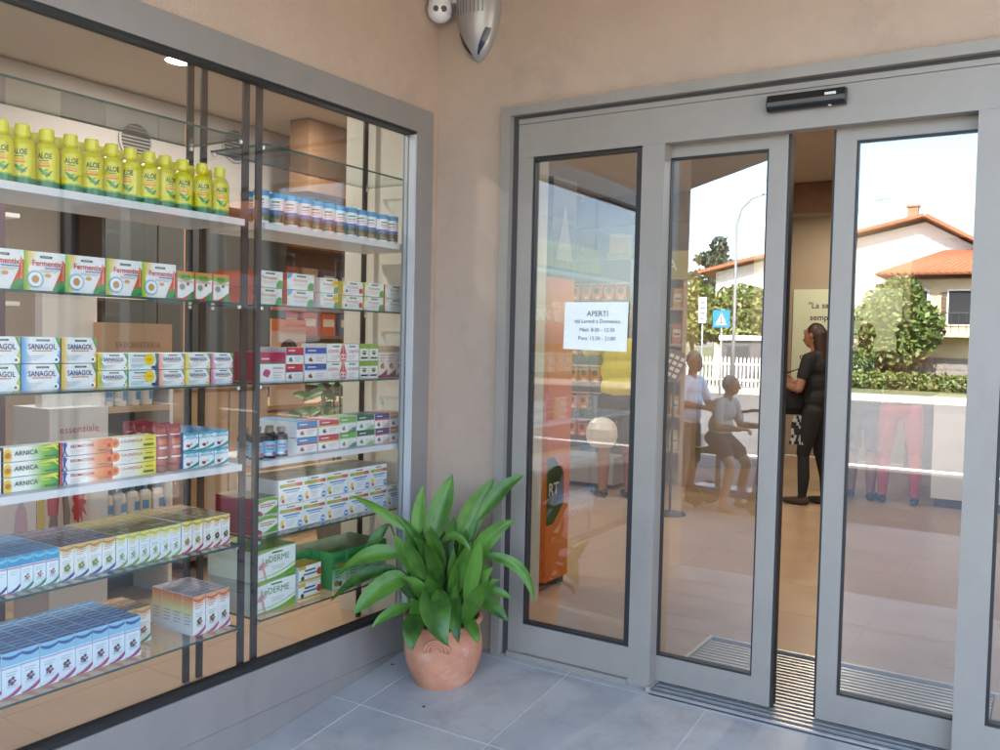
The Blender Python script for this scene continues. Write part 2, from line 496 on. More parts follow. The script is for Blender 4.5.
put_text(mb, 'APERTI', .008, .052, .022, 'y', INK, off=-.0075)
put_text(mb, 'dal Lunedi a Domenica', .008, .020, .016, 'y', INK, .235, off=-.0075)
put_text(mb, 'Matt: 8:30 - 12:30', .008, -.016, .016, 'y', INK, .20, off=-.0075)
put_text(mb, 'Pom: 15:30 - 21:00', .008, -.052, .016, 'y', INK, .20, off=-.0075)
mb.build('sheet', M_paint, p)

# entrance mat
m = thing('entrance_mat', 'ribbed aluminium entrance mat running through the sliding doors', 'mat', (1.70, 0, 0))
mb = MB(); mb.box(-.555, .62, -.045, .735, -.03, -.012); mb.build('tray', M_ridge, m)
mb = MB(); mb.box(-.575, .64, .735, .752, -.02, .004); mb.box(-.575, -.557, -.03, .735, -.02, .003); mb.build('edge_trim', M_steel, m)
mb = MB(); mb.box(-.5545, .62, -.0085, .0085, -.005, .005); me = mb.build('bar', M_steel, m).data
bars = [-.032 + .0362 * i for i in range(21)]
bpy.data.objects.remove([o for o in m.children if o.name.startswith('bar')][0])
for yb in bars: link('bar', me, m, (0, yb, -.008 + (0 if yb > -.01 else -.003)))

# wall siren and dome camera
t = thing('alarm_siren', 'silver teardrop alarm siren mounted high on the plaster corner', 'siren', (.225, -.002, 2.82))
mb = MB()
prof = []
for i in range(19):
    z = -.175 + .36 * i / 18
    q_ = max(0.0, 1 - ((z - .11) / .286) ** 2)
    prof.append((max(.114 * q_ ** .55, .004), z))
NP = len(prof) - 1
def srad(z):
    i = (z + .175) / .36 * NP; j = min(NP - 1, int(i)); return prof[j][0] * (1 - (i - j)) + prof[j + 1][0] * (i - j)
vs = []; n = 24
for r, z in prof:
    for k in range(n):
        a = math.pi * k / (n - 1)
        vs.append((r * math.cos(a), -.85 * r * math.sin(a), z))
mb.add(vs, [(j * n + k, j * n + k + 1, (j + 1) * n + k + 1, (j + 1) * n + k) for j in range(NP) for k in range(n - 1)], smooth=True)
mb.build('cover', mat('silver_plastic', (.36, .345, .33), .3, metal=.35), t)
for sgn in (-1, 1):
    mb = MB(); vs = []
    for z, a0, a1 in [(-.158, .30, .42), (-.14, .36, .62), (-.115, .46, .86), (-.09, .58, 1.02), (-.065, .70, 1.10), (-.045, .80, 1.12)]:
        r = srad(z) + .0015
        for q_ in range(4):
            ang = math.pi / 2 - sgn * (a0 + (a1 - a0) * q_ / 3)
            vs.append((r * math.cos(ang), -.85 * r * math.sin(ang), z))
    mb.add(vs, [(j * 4 + k, j * 4 + k + 1, (j + 1) * 4 + k + 1, (j + 1) * 4 + k) for j in range(5) for k in range(3)], smooth=True)
    mb.build('flash_lens', mat('smoked_lens', (.012, .014, .02), .15), t)
for k in range(8):
    mb = MB(); ang = math.pi / 2 - (-.62 + .177 * k); pts = []
    for z in (.02, .05, .08, .11, .14):
        r = srad(z) + .0006
        pts.append((r * math.cos(ang), -.85 * r * math.sin(ang), z))
    mb.tube(pts, .0022, 6); mb.build('grille_rib', mat('rib_grey', (.16, .15, .15), .5), t)

t = thing('dome_camera', 'white dome security camera tucked in the wall corner by the siren', 'camera', (.055, -.075, 2.885))
mb = MB()
pr = [(.001, -.058)] + [(.058 * math.sin(a), -.058 * math.cos(a)) for a in np.linspace(.2, math.pi * .62, 9)] + [(.05, .05), (.05, .09)]
mb.lathe([(float(a), float(b)) for a, b in pr], 24); mb.build('housing', mat('white_plastic', (.72, .70, .68), .35), t)
dv = Vector((2.44, -3.3, -1.5)).normalized()
for dx, rr in ((-.017, .013), (.017, .012)):
    side = dv.cross(Vector((0, 0, 1))).normalized(); c = (dv + Vector((0, 0, .12))).normalized() * .0545 + side * dx
    mb = MB(); q = dv.to_track_quat('Z', 'Y').to_matrix()
    ring = [q @ Vector((math.cos(2 * math.pi * k / 16) * rr, math.sin(2 * math.pi * k / 16) * rr, .003)) + c for k in range(16)]
    mb.add(ring, [tuple(range(16))])
    ring2 = [q @ Vector((math.cos(2 * math.pi * k / 16) * rr * 1.15, math.sin(2 * math.pi * k / 16) * rr * 1.15, -.006)) + c for k in range(16)]
    mb.add(ring + ring2, [(k, 16 + k, 16 + (k + 1) % 16, (k + 1) % 16) for k in range(16)])
    mb.build('lens', M_black, t)
mb = MB(); mb.box(.02, .07, .03, .073, .03, .08); mb.build('bracket', mat('white_plastic'), t)

# ------------------------------------------------------------------ display window
dw = thing('display_window', 'large grey framed shop display window in the left wall', 'window')
YE = -2.62
mb = MB(); mb.box(-.07, .012, -.165, -.047, .15, 2.434); mb.build('stile', M_alushade, dw, bevel=.003)
mb = MB(); mb.box(-.07, .012, YE, YE + .11, .15, 2.434); mb.build('stile', M_alushade, dw, bevel=.003)
mb = MB(); mb.box(-.07, .0115, YE + .11, -.165, 2.325, 2.434); mb.build('top_rail', M_alushade, dw, bevel=.003)
mb = MB(); mb.box(-.07, .0115, YE, -.03, -.018, .149); mb.build('sill_panel', M_alushade, dw, bevel=.003)
mb = MB(); mb.box(-.03, .006, YE, -.012, -.30, -.022); mb.build('kick_panel', M_alushade, dw)
mb = MB()
mb.box(-.05, .004, YE + .11, -.165, .149, .168); mb.box(-.05, .004, YE + .11, -.165, 2.312, 2.325)
mb.build('gasket', M_rubber, dw)
mb = MB(); mb.box(-.05, .007, -.176, -.165, .168, 2.312); mb.build('edge_bead', mat('pale_bead', (.5, .5, .5), .35), dw)
boxpart('glass_pane', (-.034, -.026, YE + .11, -.176, .168, 2.312), M_glass_win, dw)

# ------------------------------------------------------------------ display racks
XF, XB = -.118, -.415
SZ = {'A': 2.125, 'B': 1.825, 'C': 1.515, 'D': 1.212, 'E': .910, 'F': .608, 'G': .292}
for label, ya, yb in (('left display rack of brown steel uprights with glass and white shelves', -2.50, -1.055),
                      ('right display rack beside the cream pier with glass and white shelves', -.990, -.020)):
    r = thing('display_rack', label, 'shelf rack', (0, 0, 0), group='display racks behind the window')
    mb = MB(); mb.box(-.005, .005, -.0145, .0145, 0, 2.62); um = mb.build('upright', M_upright, r); me = um.data
    bpy.data.objects.remove(um)
    for y in (ya, yb):
        for x in (XF + .012, XB - .005): link('upright', me, r, (x, y, 0.001))
    for k, z in SZ.items():
        if k in 'BE':
            boxpart('white_shelf', (XB + .015, XF + .032, ya + .017, yb - .017, z - .024, z), M_whiteboard, r, .0015)
        else:
            mb = MB(); mb.box(XB + .015, XF + .032, ya + .017, yb - .017, z - .008, z, mi=1, fm={'top': 0, 'bot': 0})
            mb.build('glass_shelf', [M_shelfglass, M_glassedge], r)
        for y in (ya + .022, yb - .022):
            for x in (XF + .012, XB + .03):
                mb = MB(); mb.lathe([(.007, -.022), (.008, -.010)], 10, (x, y, z)); mb.build('shelf_peg', M_steel, r)
    mb = MB(); mb.box(XB - .02, XF + .03, ya, yb, .002, .02) if False else None

exec_products = True

# ------------------------------------------------------------------ printed products
WHT = '#f2f2ee'
class Pack(MB):
    """carton: front on x=0 facing +x, width along y (centred), z up; prints are thin proud layers"""
    def __init__(s, w, h, d, col=WHT, side=None, top=None):
        super().__init__(); s.w, s.h, s.d, s.l = w, h, d, 0
        e = .0006
        s.box(-d, 0, -w / 2 + e, w / 2 - e, e, h - e, col, fc={'y0': side or col, 'y1': side or col, 'top': top or col})
    def o(s): s.l += 1; return .0003 * s.l
    def p(s, u, v): return ((u - .5) * s.w * .985, v * s.h * .985 + s.h * .0075)
    def poly(s, pts, col, cols=None):
        x = s.o(); s.add([(x, *s.p(u, v)) for u, v in pts], [tuple(range(len(pts)))], col, cols=cols)
    def rect(s, u0, v0, u1, v1, col): s.poly([(u0, v0), (u1, v0), (u1, v1), (u0, v1)], col)
    def grad(s, u0, v0, u1, v1, cl, cr): s.poly([(u0, v0), (u1, v0), (u1, v1), (u0, v1)], cl, cols=[cl, cr, cr, cl])
    def vgrad(s, u0, v0, u1, v1, cb, ct): s.poly([(u0, v0), (u1, v0), (u1, v1), (u0, v1)], cb, cols=[cb, cb, ct, ct])
    def ell(s, u, v, r, col, n=14, ry=None):
        ry = ry or r; x = s.o(); cy_, cz_ = s.p(u, v)
        s.add([(x, cy_ + r * math.cos(2 * math.pi * k / n), cz_ + ry * math.sin(2 * math.pi * k / n)) for k in range(n)], [tuple(range(n))], col)
    def wave(s, a, b, col, n=8):
        """area between two curves v=a(u), v=b(u)"""
        x = s.o(); us = [i / n for i in range(n + 1)]
        s.add([(x, *s.p(u, a(u))) for u in us] + [(x, *s.p(u, b(u))) for u in us], [(i, i + 1, n + 2 + i, n + 1 + i) for i in range(n)], col)
    def text(s, t, u, v, hf, col, mw=.9, bold=.0, sx=1.0):
        y, z = s.p(u, v); put_text(s, t, y, z, hf * s.h, 'x', col, mw * s.w, bold, s.o(), sx)
    def lines(s, u0, u1, v, n, col, gap=.055, th=.018):
        for i in range(n):
            s.rect(u0, v - i * gap - th, u0 + (u1 - u0) * (1 - .18 * ((i * 7) % 3)), v - i * gap, col)
    def mesh(s, name):
        o = s.build(name, M_print); me = o.data; bpy.data.objects.remove(o); return me

NAVY = '#26366f'; LOGO = '#1d4a36'
def logo(p, u=.5, v=.9, w=.15, h=.03): p.rect(u - w, v - h, u + w, v + h, LOGO); p.rect(u - w * .8, v - h * .3, u + w * .7, v + h * .35, '#9fb8a8')

def s_ferm(w, h, d):
    p = Pack(w, h, d, '#f4f3f0', '#d8542c', '#ece8df')
    p.grad(0, 0, .10, 1, '#8cbf3a', '#c3d64e'); p.poly([(.10, 0), (.22, 0), (.10, .55)], '#d9e37a', ['#c3d64e', '#f4f3f0', '#e8d86a'])
    p.poly([(.10, .55), (.34, 1), (.10, 1)], '#f0c873', ['#e8d86a', '#f6efe0', '#eebf62'])
    for k in range(4): p.poly([(.70 + .07 * k, .05), (.745 + .07 * k, .05), (.96, .62 + .1 * k), (.93, .62 + .09 * k)], ['#d9452b', '#e66a3a', '#d23a24', '#ec8a4d'][k])
    p.poly([(.97, .1), (1, .1), (1, 1), (.97, 1)], '#d8452c'); p.poly([(.82, 1), (1, 1), (1, .74)], '#e9efe9')
    p.poly([(.68, 0), (1, 0), (1, .26), (.9, .28), (.76, .18)], '#3f9b55'); p.poly([(.80, 0), (1, 0), (1, .17)], '#2c7f43')
    logo(p, .52, .87); p.text('Fermentix', .55, .71, .15, '#cf3b2c', .70, .012)
    p.rect(.48, .575, .90, .605, '#3b7fc4'); p.lines(.36, .86, .54, 2, '#c9b6a6', .04, .015)
    p.ell(.25, .29, .026, '#7fb3cf'); p.ell(.25, .29, .022, '#eef4f2'); p.ell(.25, .29, .012, '#c99a5b'); p.ell(.56, .40, .010, '#d9a35c', ry=.006)
    return p.mesh('carton')
def s_ferm_s(w, h, d):
    p = Pack(w, h, d, '#f3f2ee', '#d8542c', '#7ea63e')
    p.wave(lambda u: .78 - .10 * math.sin(3.1 * u), lambda u: 1, '#7fb23e'); p.wave(lambda u: .93 - .05 * u, lambda u: 1, '#e08a3a')
    p.wave(lambda u: 0, lambda u: .05 + .5 * max(0, u - .35) ** 1.2, '#d9492f'); p.poly([(.6, 0), (1, 0), (1, .32), (.8, .26)], '#3c9654'); p.poly([(.0, 0), (.05, 0), (.05, 1), (0, 1)], '#d9492f')
    logo(p, .5, .82, .22, .035); p.text('Fermentix', .5, .66, .11, '#cf4a3a', .84); p.ell(.3, .45, .014, '#d7d3c8'); p.ell(.3, .45, .010, '#8f9a8a'); p.ell(.62, .56, .006, '#7a6a50')
    return p.mesh('carton')
def s_fr(spine, corner, spot=None, red=False):
    def f(w, h, d):
        p = Pack(w, h, d, '#f1efe6', spine, '#d9cfba')
        p.poly([(0, 1), (0, .62), (.16, .78), (.2, 1)], corner); p.poly([(0, 0), (0, .3), (.12, .14), (.14, 0)], '#e6e4d2')
        logo(p, .52, .85, .17, .05); p.text('Fermentix', .5, .60, .2, '#d9705a', .66); p.lines(.22, .74, .38, 2, '#d8cfc4', .1, .035)
        if red: p.ell(.88, .35, h * .2, '#cf4a3c'); p.ell(.16, .3, h * .1, '#4a4a42')
        else: p.poly([(.74, .02), (.98, .02), (.98, .46), (.86, .5), (.76, .32)], '#69a85a')
        if spot: p.ell(.84, .68, h * .26, spot); p.text('4,90', .84, .68, .16, '#7a4a1a', .2)
        return p.mesh('carton')
    return f
def s_sana(c, c2, side=None):
    def f(w, h, d):
        p = Pack(w, h, d, '#eff2f0', side or c, '#e9ebe6')
        p.poly([(0, 0), (.30, 0), (.12, .5), (.22, 1), (0, 1)], c, [c, '#eff2f0', c2, '#eff2f0', c])
        p.poly([(.72, 1), (.80, 1), (.98, .62), (.90, .3), (.84, 0), (.78, 0), (.88, .36), (.90, .58)], '#e3ead6') if False else None
        p.poly([(.86, 1), (1, 1), (1, .55)], '#5a9d76'); p.poly([(.92, 1), (1, 1), (1, .74)], '#9db85c'); p.poly([(1, .6), (1, 0), (.82, 0), (.90, .25)], c2); p.poly([(1, .42), (1, 0), (.92, 0)], c)
        logo(p, .54, .88, .17, .035); p.text('SANAGOL', .52, .64, .21, NAVY, .72, .014); p.rect(.26, .46, .78, .50, '#d98a55')
        p.lines(.1, .55, .30, 3, '#a9bcc0', .07, .022); p.ell(.88, .14, h * .13, '#fbfbf8'); p.ell(.88, .14, h * .055, '#5b6a58')
        return p.mesh('carton')
    return f
def s_promo(w, h, d):
    p = Pack(w, h, d, '#dfeeea', '#3f8f8a', '#e9ebe6')
    p.poly([(.86, 0), (1, 0), (1, 1), (.9, 1), (.96, .5)], '#2f7d96'); p.poly([(.93, 0), (1, 0), (1, .5)], '#274e88')
    logo(p, .4, .86, .22, .035); p.lines(.1, .58, .66, 2, '#d9949a', .12, .04); p.lines(.08, .62, .34, 3, '#8fb5ae', .08, .03)
    p.ell(.70, .62, .020, '#f1cf1d'); p.text('4,75', .70, .62, .15, '#b5322b', .25, .02); p.ell(.84, .14, .008, '#23303c', ry=.005)
    return p.mesh('carton')
def s_arnica(w, h, d):
    p = Pack(w, h, d, '#f1f3ea', '#30402f', '#cdd0c2')
    p.grad(.42, 0, .72, 1, '#f1f3ea', '#7fbf45'); p.grad(.72, 0, 1, 1, '#7fbf45', '#2c8f34'); p.poly([(.55, .72), (.9, 1), (1, 1), (1, .86), (.95, .78)], '#e6d93a'); p.poly([(.86, .9), (1, .5), (1, .6), (.9, 1)], '#f0e24a')
    for k in range(9): p.ell(.06 + .035 * math.cos(k * .7), .45 + .3 * math.sin(k * .7), .008, '#f0c62c', 8)
    p.ell(.06, .45, .009, '#b87a1e'); p.text('ARNICA', .39, .56, .32, '#2e4a33', .47, .014); p.rect(.64, .58, .82, .66, '#d6dd4c'); p.rect(.72, .14, .96, .24, '#1d6a3c')
    return p.mesh('carton')
def s_reuma(w, h, d):
    p = Pack(w, h, d, '#f3f1ec', '#c7352c', '#d9d0c0')
    p.grad(.50, 0, .72, 1, '#f3f1ec', '#ee9a66'); p.grad(.72, 0, 1, 1, '#ee9a66', '#dd4a22'); p.ell(1.0 - .03, .5, .017, '#e8702c'); p.ell(.97, .5, .009, '#c4391c'); p.ell(.97, .5, .004, '#5a2a16')
    p.poly([(.0, 0), (.03, 0), (.03, 1), (0, 1)], '#cf3a30')
    p.ell(.075, .86, .006, '#2f57a0'); p.poly([(.03, .98), (.06, .72), (.13, .84), (.15, .9), (.10, .68), (.085, .4), (.13, .02), (.10, .02), (.07, .33), (.05, .02), (.03, .02), (.05, .45), (.045, .68)], '#2f57a0')
    p.text('REUMATONE', .42, .66, .22, '#b8402f', .50, .008); p.lines(.18, .45, .4, 3, '#d9c5be', .12, .03); p.rect(.74, .14, .95, .26, '#8a7a3a')
    return p.mesh('carton')
def s_calend(w, h, d):
    p = Pack(w, h, d, '#f3f1e6', '#e0762c', '#cfc6a0')
    p.grad(.45, 0, .78, 1, '#f3f1e6', '#efdc5c'); p.grad(.78, 0, 1, 1, '#efdc5c', '#e9cf1c'); p.ell(.05, .6, .016, '#ea7d2e'); p.ell(.05, .6, .008, '#c7481f')
    p.text('CALENDULA', .43, .66, .23, '#c0602e', .58, .008); p.rect(.74, .62, .94, .70, '#7f9440'); p.rect(.70, .20, .95, .36, '#3d7d4a'); p.lines(.16, .5, .4, 3, '#e0d6be', .12, .03)
    return p.mesh('carton')
def s_herb(w, h, d):
    p = Pack(w, h, d, '#e9f2f4', '#3f7fb0', '#2f6ea5')
    p.wave(lambda u: .88 - .1 * math.sin(3.1 * u), lambda u: 1, '#4aa6b8'); p.wave(lambda u: .55 + .2 * math.sin(3 * u), lambda u: .66 + .2 * math.sin(3 * u), '#b9dbe3'); p.wave(lambda u: 0, lambda u: .03 + .34 * u ** 2, '#2f8a84'); p.wave(lambda u: 0, lambda u: .16 * u ** 3, '#d7e8e6')
    p.text('Actinorm', .52, .70, .14, '#3f86a8', .74); p.ell(.25, .27, .005, '#a3322c'); p.ell(.34, .25, .006, '#8a2f2a'); p.poly([(.36, .28), (.60, .42), (.55, .30)], '#d8542f')
    return p.mesh('carton')
def s_band(top, thin, icon, text=None, lower=None, side=None):
    def f(w, h, d):
        p = Pack(w, h, d, '#f2f1ed', side or '#e8e6e0', top)
        p.rect(0, .64, 1, 1, top); p.rect(0, .54, 1, .64, thin); p.lines(.12, .5, .86, 1, '#f1e9e6', .1, .07)
        if lower: p.poly([(.45, 0), (1, 0), (1, .34), (.75, .26)], lower)
        p.ell(.22, .26, h * .11, icon); p.ell(.30, .22, h * .09, icon); p.ell(.26, .36, h * .07, '#5f7a3c')
        p.lines(.48, .92, .42, 3, '#b8b2b4', .11, .035)
        if text: p.text(text, .68, .42, .09, '#a03a55', .5)
        return p.mesh('carton')
    return f
def s_magenta(w, h, d):
    p = Pack(w, h, d, '#f3f1ef', '#b02a52', '#b3264d')
    p.rect(0, .66, 1, 1, '#b3264d'); p.rect(0, .60, 1, .66, '#3d8a52'); p.lines(.08, .38, .80, 1, '#f3dfe4', .1, .05)
    for a, b in ((.22, .28), (.30, .24), (.26, .34), (.34, .31)): p.ell(a, b, .011, '#b8386a')
    p.text('Mirtilred', .72, .46, .09, '#c0466a', .5); p.lines(.55, .92, .32, 3, '#c9c2c4', .09, .03)
    return p.mesh('carton')
def s_drop(mirror):
    def f(w, h, d):
        p = Pack(w, h, d, '#f2f0ea', '#e7e3d8', '#9dae4e'); c = .96 if mirror else .04
        q = (lambda u: 1 - u) if mirror else (lambda u: u)
        p.poly([(q(0), .0), (q(.16), .05), (q(.24), .28), (q(.13), .62), (q(.04), .98), (q(0), 1)] if not mirror else list(reversed([(q(0), .0), (q(.16), .05), (q(.24), .28), (q(.13), .62), (q(.04), .98), (q(0), 1)])), '#d9513f')
        p.ell(q(.07), .26, .012, '#f2d8d0'); p.ell(q(.07), .26, .006, '#c23c30'); logo(p, .55, .86, .2, .04)
        p.text('COLESTEN', q(.62), .58, .16, '#c2493c', .64); p.lines(.3, .8, .34, 3, '#c9c2b4', .1, .035)
        return p.mesh('carton')
    return f
def s_green2(w, h, d):
    p = Pack(w, h, d, '#eeeee2', '#8aa63c', '#8aa63c')
    p.rect(0, .72, 1, 1, '#8fae43'); p.ell(.5, .52, .016, '#f0ede0', ry=.012); p.poly([(.25, .5), (.75, .5), (.6, .36), (.4, .36)], '#4a3527'); p.rect(.3, .54, .7, .60, '#3d5a2f'); p.rect(.12, .12, .88, .22, '#3a332a')
    return p.mesh('carton')
def s_beige(w, h, d):
    p = Pack(w, h, d, '#eadfce', '#c9a989', '#c9a989')
    p.rect(0, .80, 1, 1, '#c2a27c'); p.lines(.14, .86, .72, 3, '#c78b80', .09, .03); p.ell(.42, .36, .011, '#c4562f'); p.ell(.58, .33, .009, '#d98b3a'); p.ell(.5, .42, .007, '#6f8a3a')
    p.wave(lambda u: 0, lambda u: .06 + .22 * u ** 1.6, '#8a3347')
    return p.mesh('carton')
def s_tall(topc, band, icon, wav, topface, bg_='#eef1ee', strip=None, two=False, side=None):
    def f(w, h, d):
        p = Pack(w, h, d, bg_, side or bg_, topface)
        p.vgrad(0, .70, 1, 1, bg_ if not strip else topc, topc); p.wave(lambda u: .90 - .07 * math.sin(3.14 * u), lambda u: .96 - .05 * math.sin(3.14 * u), band)
        if strip: p.rect(0, .64, 1, .68, strip)
        else: p.lines(.15, .85, .82, 3, band, .06, .02)
        p.lines(.18, .82, .56, 2, '#b9c4c2', .06, .02)
        if icon:
            for a, b, r in ((.40, .36, .0065), (.56, .41, .0055), (.52, .30, .006), (.66, .34, .004), (.34, .29, .003)): p.ell(a, b, r if not two else r * .6, icon)
            p.ell(.50, .36, .003, '#d8c98a'); p.lines(.2, .8, .26, 2, '#a9b4b2', .035, .012)
        p.wave(lambda u: 0, lambda u: .02 + .20 * u ** 1.8, wav); p.wave(lambda u: 0, lambda u: max(.0, .14 * u ** 4), '#f2f2ee')
        if side:
            yy = -w / 2 + .0002
            for z0_, z1_, c0, c1 in ((.84, .985, topc, band), (.60, .84, '#e9e2a0', topc), (.30, .60, side, '#e9e2a0')):
                p.add([(-d * .98, yy, h * z0_), (-d * .02, yy, h * z0_), (-d * .02, yy, h * z1_), (-d * .98, yy, h * z1_)], [(0, 1, 2, 3)], c0, cols=[c0, c0, c1, c1])
            for k in range(4): p.add([(-d * .85, yy - .0003, h * (.5 - .08 * k)), (-d * (.2 + .1 * (k % 2)), yy - .0003, h * (.5 - .08 * k)), (-d * (.2 + .1 * (k % 2)), yy - .0003, h * (.525 - .08 * k)), (-d * .85, yy - .0003, h * (.525 - .08 * k))], [(0, 1, 2, 3)], '#9aa4a8')
        for k in range(3): p.add([(-d * (.2 + .3 * k), -w * .36, h + .0002), (-d * (.1 + .3 * k), -w * .36, h + .0002), (-d * (.1 + .3 * k), w * .36, h + .0002), (-d * (.2 + .3 * k), w * .36, h + .0002)], [(0, 1, 2, 3)], band if k != 1 else '#cfd6d6')
        return p.mesh('carton')
    return f
def s_vit(t1):
    def f(w, h, d):
        p = Pack(w, h, d, '#f4f3ef', '#eeeeea', '#cfc3a8')
        logo(p, .5, .90, .16, .025); p.grad(.04, .68, .30, .82, '#8ab83a', '#c8b44a'); p.grad(.30, .68, .70, .82, '#c8b44a', '#e0a05a'); p.grad(.70, .68, .97, .82, '#e07a4a', '#c9382c')
        p.rect(.16, .54, .88, .60, '#4a88c0'); p.rect(.26, .45, .78, .50, t1)
        p.ell(.13, .26, .010, '#efcf6a', ry=.016); p.ell(.17, .14, .007, '#c9463a'); p.ell(.88, .16, .013, '#3d8ccf'); p.rect(.80, .12, .96, .20, '#dceaf5') ; p.lines(.3, .7, .34, 3, '#cfd3d4', .08, .025)
        return p.mesh('carton')
    return f
def s_gred(w, h, d):
    p = Pack(w, h, d, '#eef0e6', '#9a1f36', '#9b8a60')
    p.wave(lambda u: .62 + .2 * math.sin(2.4 * u), lambda u: .92 + .07 * math.sin(3 * u), '#84b541'); p.lines(.25, .9, .66, 2, '#d8744a', .12, .06); p.ell(.2, .18, .010, '#8f2430'); p.ell(.28, .13, .008, '#b33a3a'); p.poly([(.3, .06), (1, .06), (1, .5), (.6, .22)], '#6fa53c')
    return p.mesh('carton')
def s_lederme(w, h, d):
    p = Pack(w, h, d, '#f1f2ec', '#dfe6d2', '#77a840')
    p.poly([(0, .86), (0, 1), (1, 1), (1, .97), (.5, .95)], '#8cba4c'); p.wave(lambda u: 0, lambda u: .02 + .06 * u + .5 * max(0, u - .35) ** 2, '#6fae3c'); p.wave(lambda u: .10 + .06 * u + .5 * max(0, u - .35) ** 2, lambda u: .13 + .09 * u + .5 * max(0, u - .35) ** 2, '#b8d68a')
    p.rect(.42, .83, .68, .88, '#2f6a3a'); p.text('LeDERME', .52, .66, .20, '#4d8a3c', .66, 0)
    for k in range(7):
        a = .5 + k * .38; p.poly([(.22, .40), (.22 + .13 * math.cos(a), .40 + .22 * math.sin(a)), (.22 + .12 * math.cos(a + .25), .38 + .2 * math.sin(a + .25))], '#e0938a')
    p.poly([(.20, .40), (.24, .40), (.30, .04), (.25, .04)], '#e4a79c'); p.lines(.42, .72, .42, 2, '#c9cfc0', .08, .025)
    return p.mesh('carton')
def s_yel(w, h, d):
    p = Pack(w, h, d, '#f3f1ea', '#dfe3e8', '#d9a92c')
    p.rect(0, .06, 1, .2, '#dfa92b'); p.rect(0, .8, .3, 1, '#e0b23a') ; p.rect(.26, .66, .74, .76, '#2a4668'); p.rect(.2, .44, .8, .54, '#34587e'); p.ell(.16, .3, .010, '#27374f'); p.ell(.92, .5, .016, '#b04a34')
    return p.mesh('carton')
def s_green(w, h, d):
    p = Pack(w, h, d, '#3f9a52', '#5aa860', '#1f5a34')
    p.vgrad(0, .0, 1, .55, '#e9efe4', '#7fbf7c'); p.rect(.1, .72, .9, .86, '#2a7a40'); p.rect(.16, .60, .84, .66, '#c9803a'); p.ell(.3, .16, .014, '#b88a3c'); p.ell(.55, .13, .012, '#3d7a34'); p.lines(.2, .8, .5, 3, '#3d8a50', .08, .03)
    return p.mesh('carton')
def s_plain(c, side, top):
    def f(w, h, d):
        p = Pack(w, h, d, c, side, top); p.lines(.15, .85, .7, 3, '#c9c9c4', .1, .03); return p.mesh('carton')
    return f

UNIT = {'L': 'left rack', 'R': 'right rack'}
SHN = {'A': 'top', 'B': 'second', 'C': 'third', 'D': 'fourth', 'E': 'fifth', 'F': 'sixth', 'G': 'lowest'}
MESHC = {}
def place(name, me, x, y, z, label, cat, group, rz=None):
    o = link(name, me, None, (x, y, z + .0006))
    o.rotation_euler = (0, 0, random.uniform(-.022, .022) if rz is None else rz)
    tag(o, label, cat, group)
    return o
def cartons(style, key, desc, unit, shelf, edges, h, d, stack=1, rows=1, x=-.135, z0=None, gap=.001, jit=.003, xoff=0):
    """edges: y borders of the columns"""
    z = SZ[shelf] if z0 is None else z0
    n = len(edges) - 1
    for r in range(rows):
        for i in range(n):
            w = edges[i + 1] - edges[i] - gap
            for s in range(stack):
                k = (key, round(w, 3), round(h, 3), d)
                if k not in MESHC: MESHC[k] = style(w, h - .0012, d)
                lab = desc
                if n > 1: lab += ', ' + ORD[i] + ' from left'
                if rows > 1: lab += ', ' + ('front row' if r == 0 else ORD[r] + ' row')
                if stack > 1: lab += ', ' + ('bottom' if s == 0 else ('top' if s == stack - 1 else 'middle'))
                lab += ', ' + UNIT[unit]
                place('carton', MESHC[k], x + xoff - r * (d + .002) + random.uniform(-jit, jit * .3) , (edges[i] + edges[i + 1]) / 2, z + s * h, lab, 'box',
                      f'{desc.split(",")[0]}s on the {SHN[shelf]} shelf'.replace('boxs', 'boxes'))
def lin_edges(a, b, n): return [a + (b - a) * i / n for i in range(n + 1)]

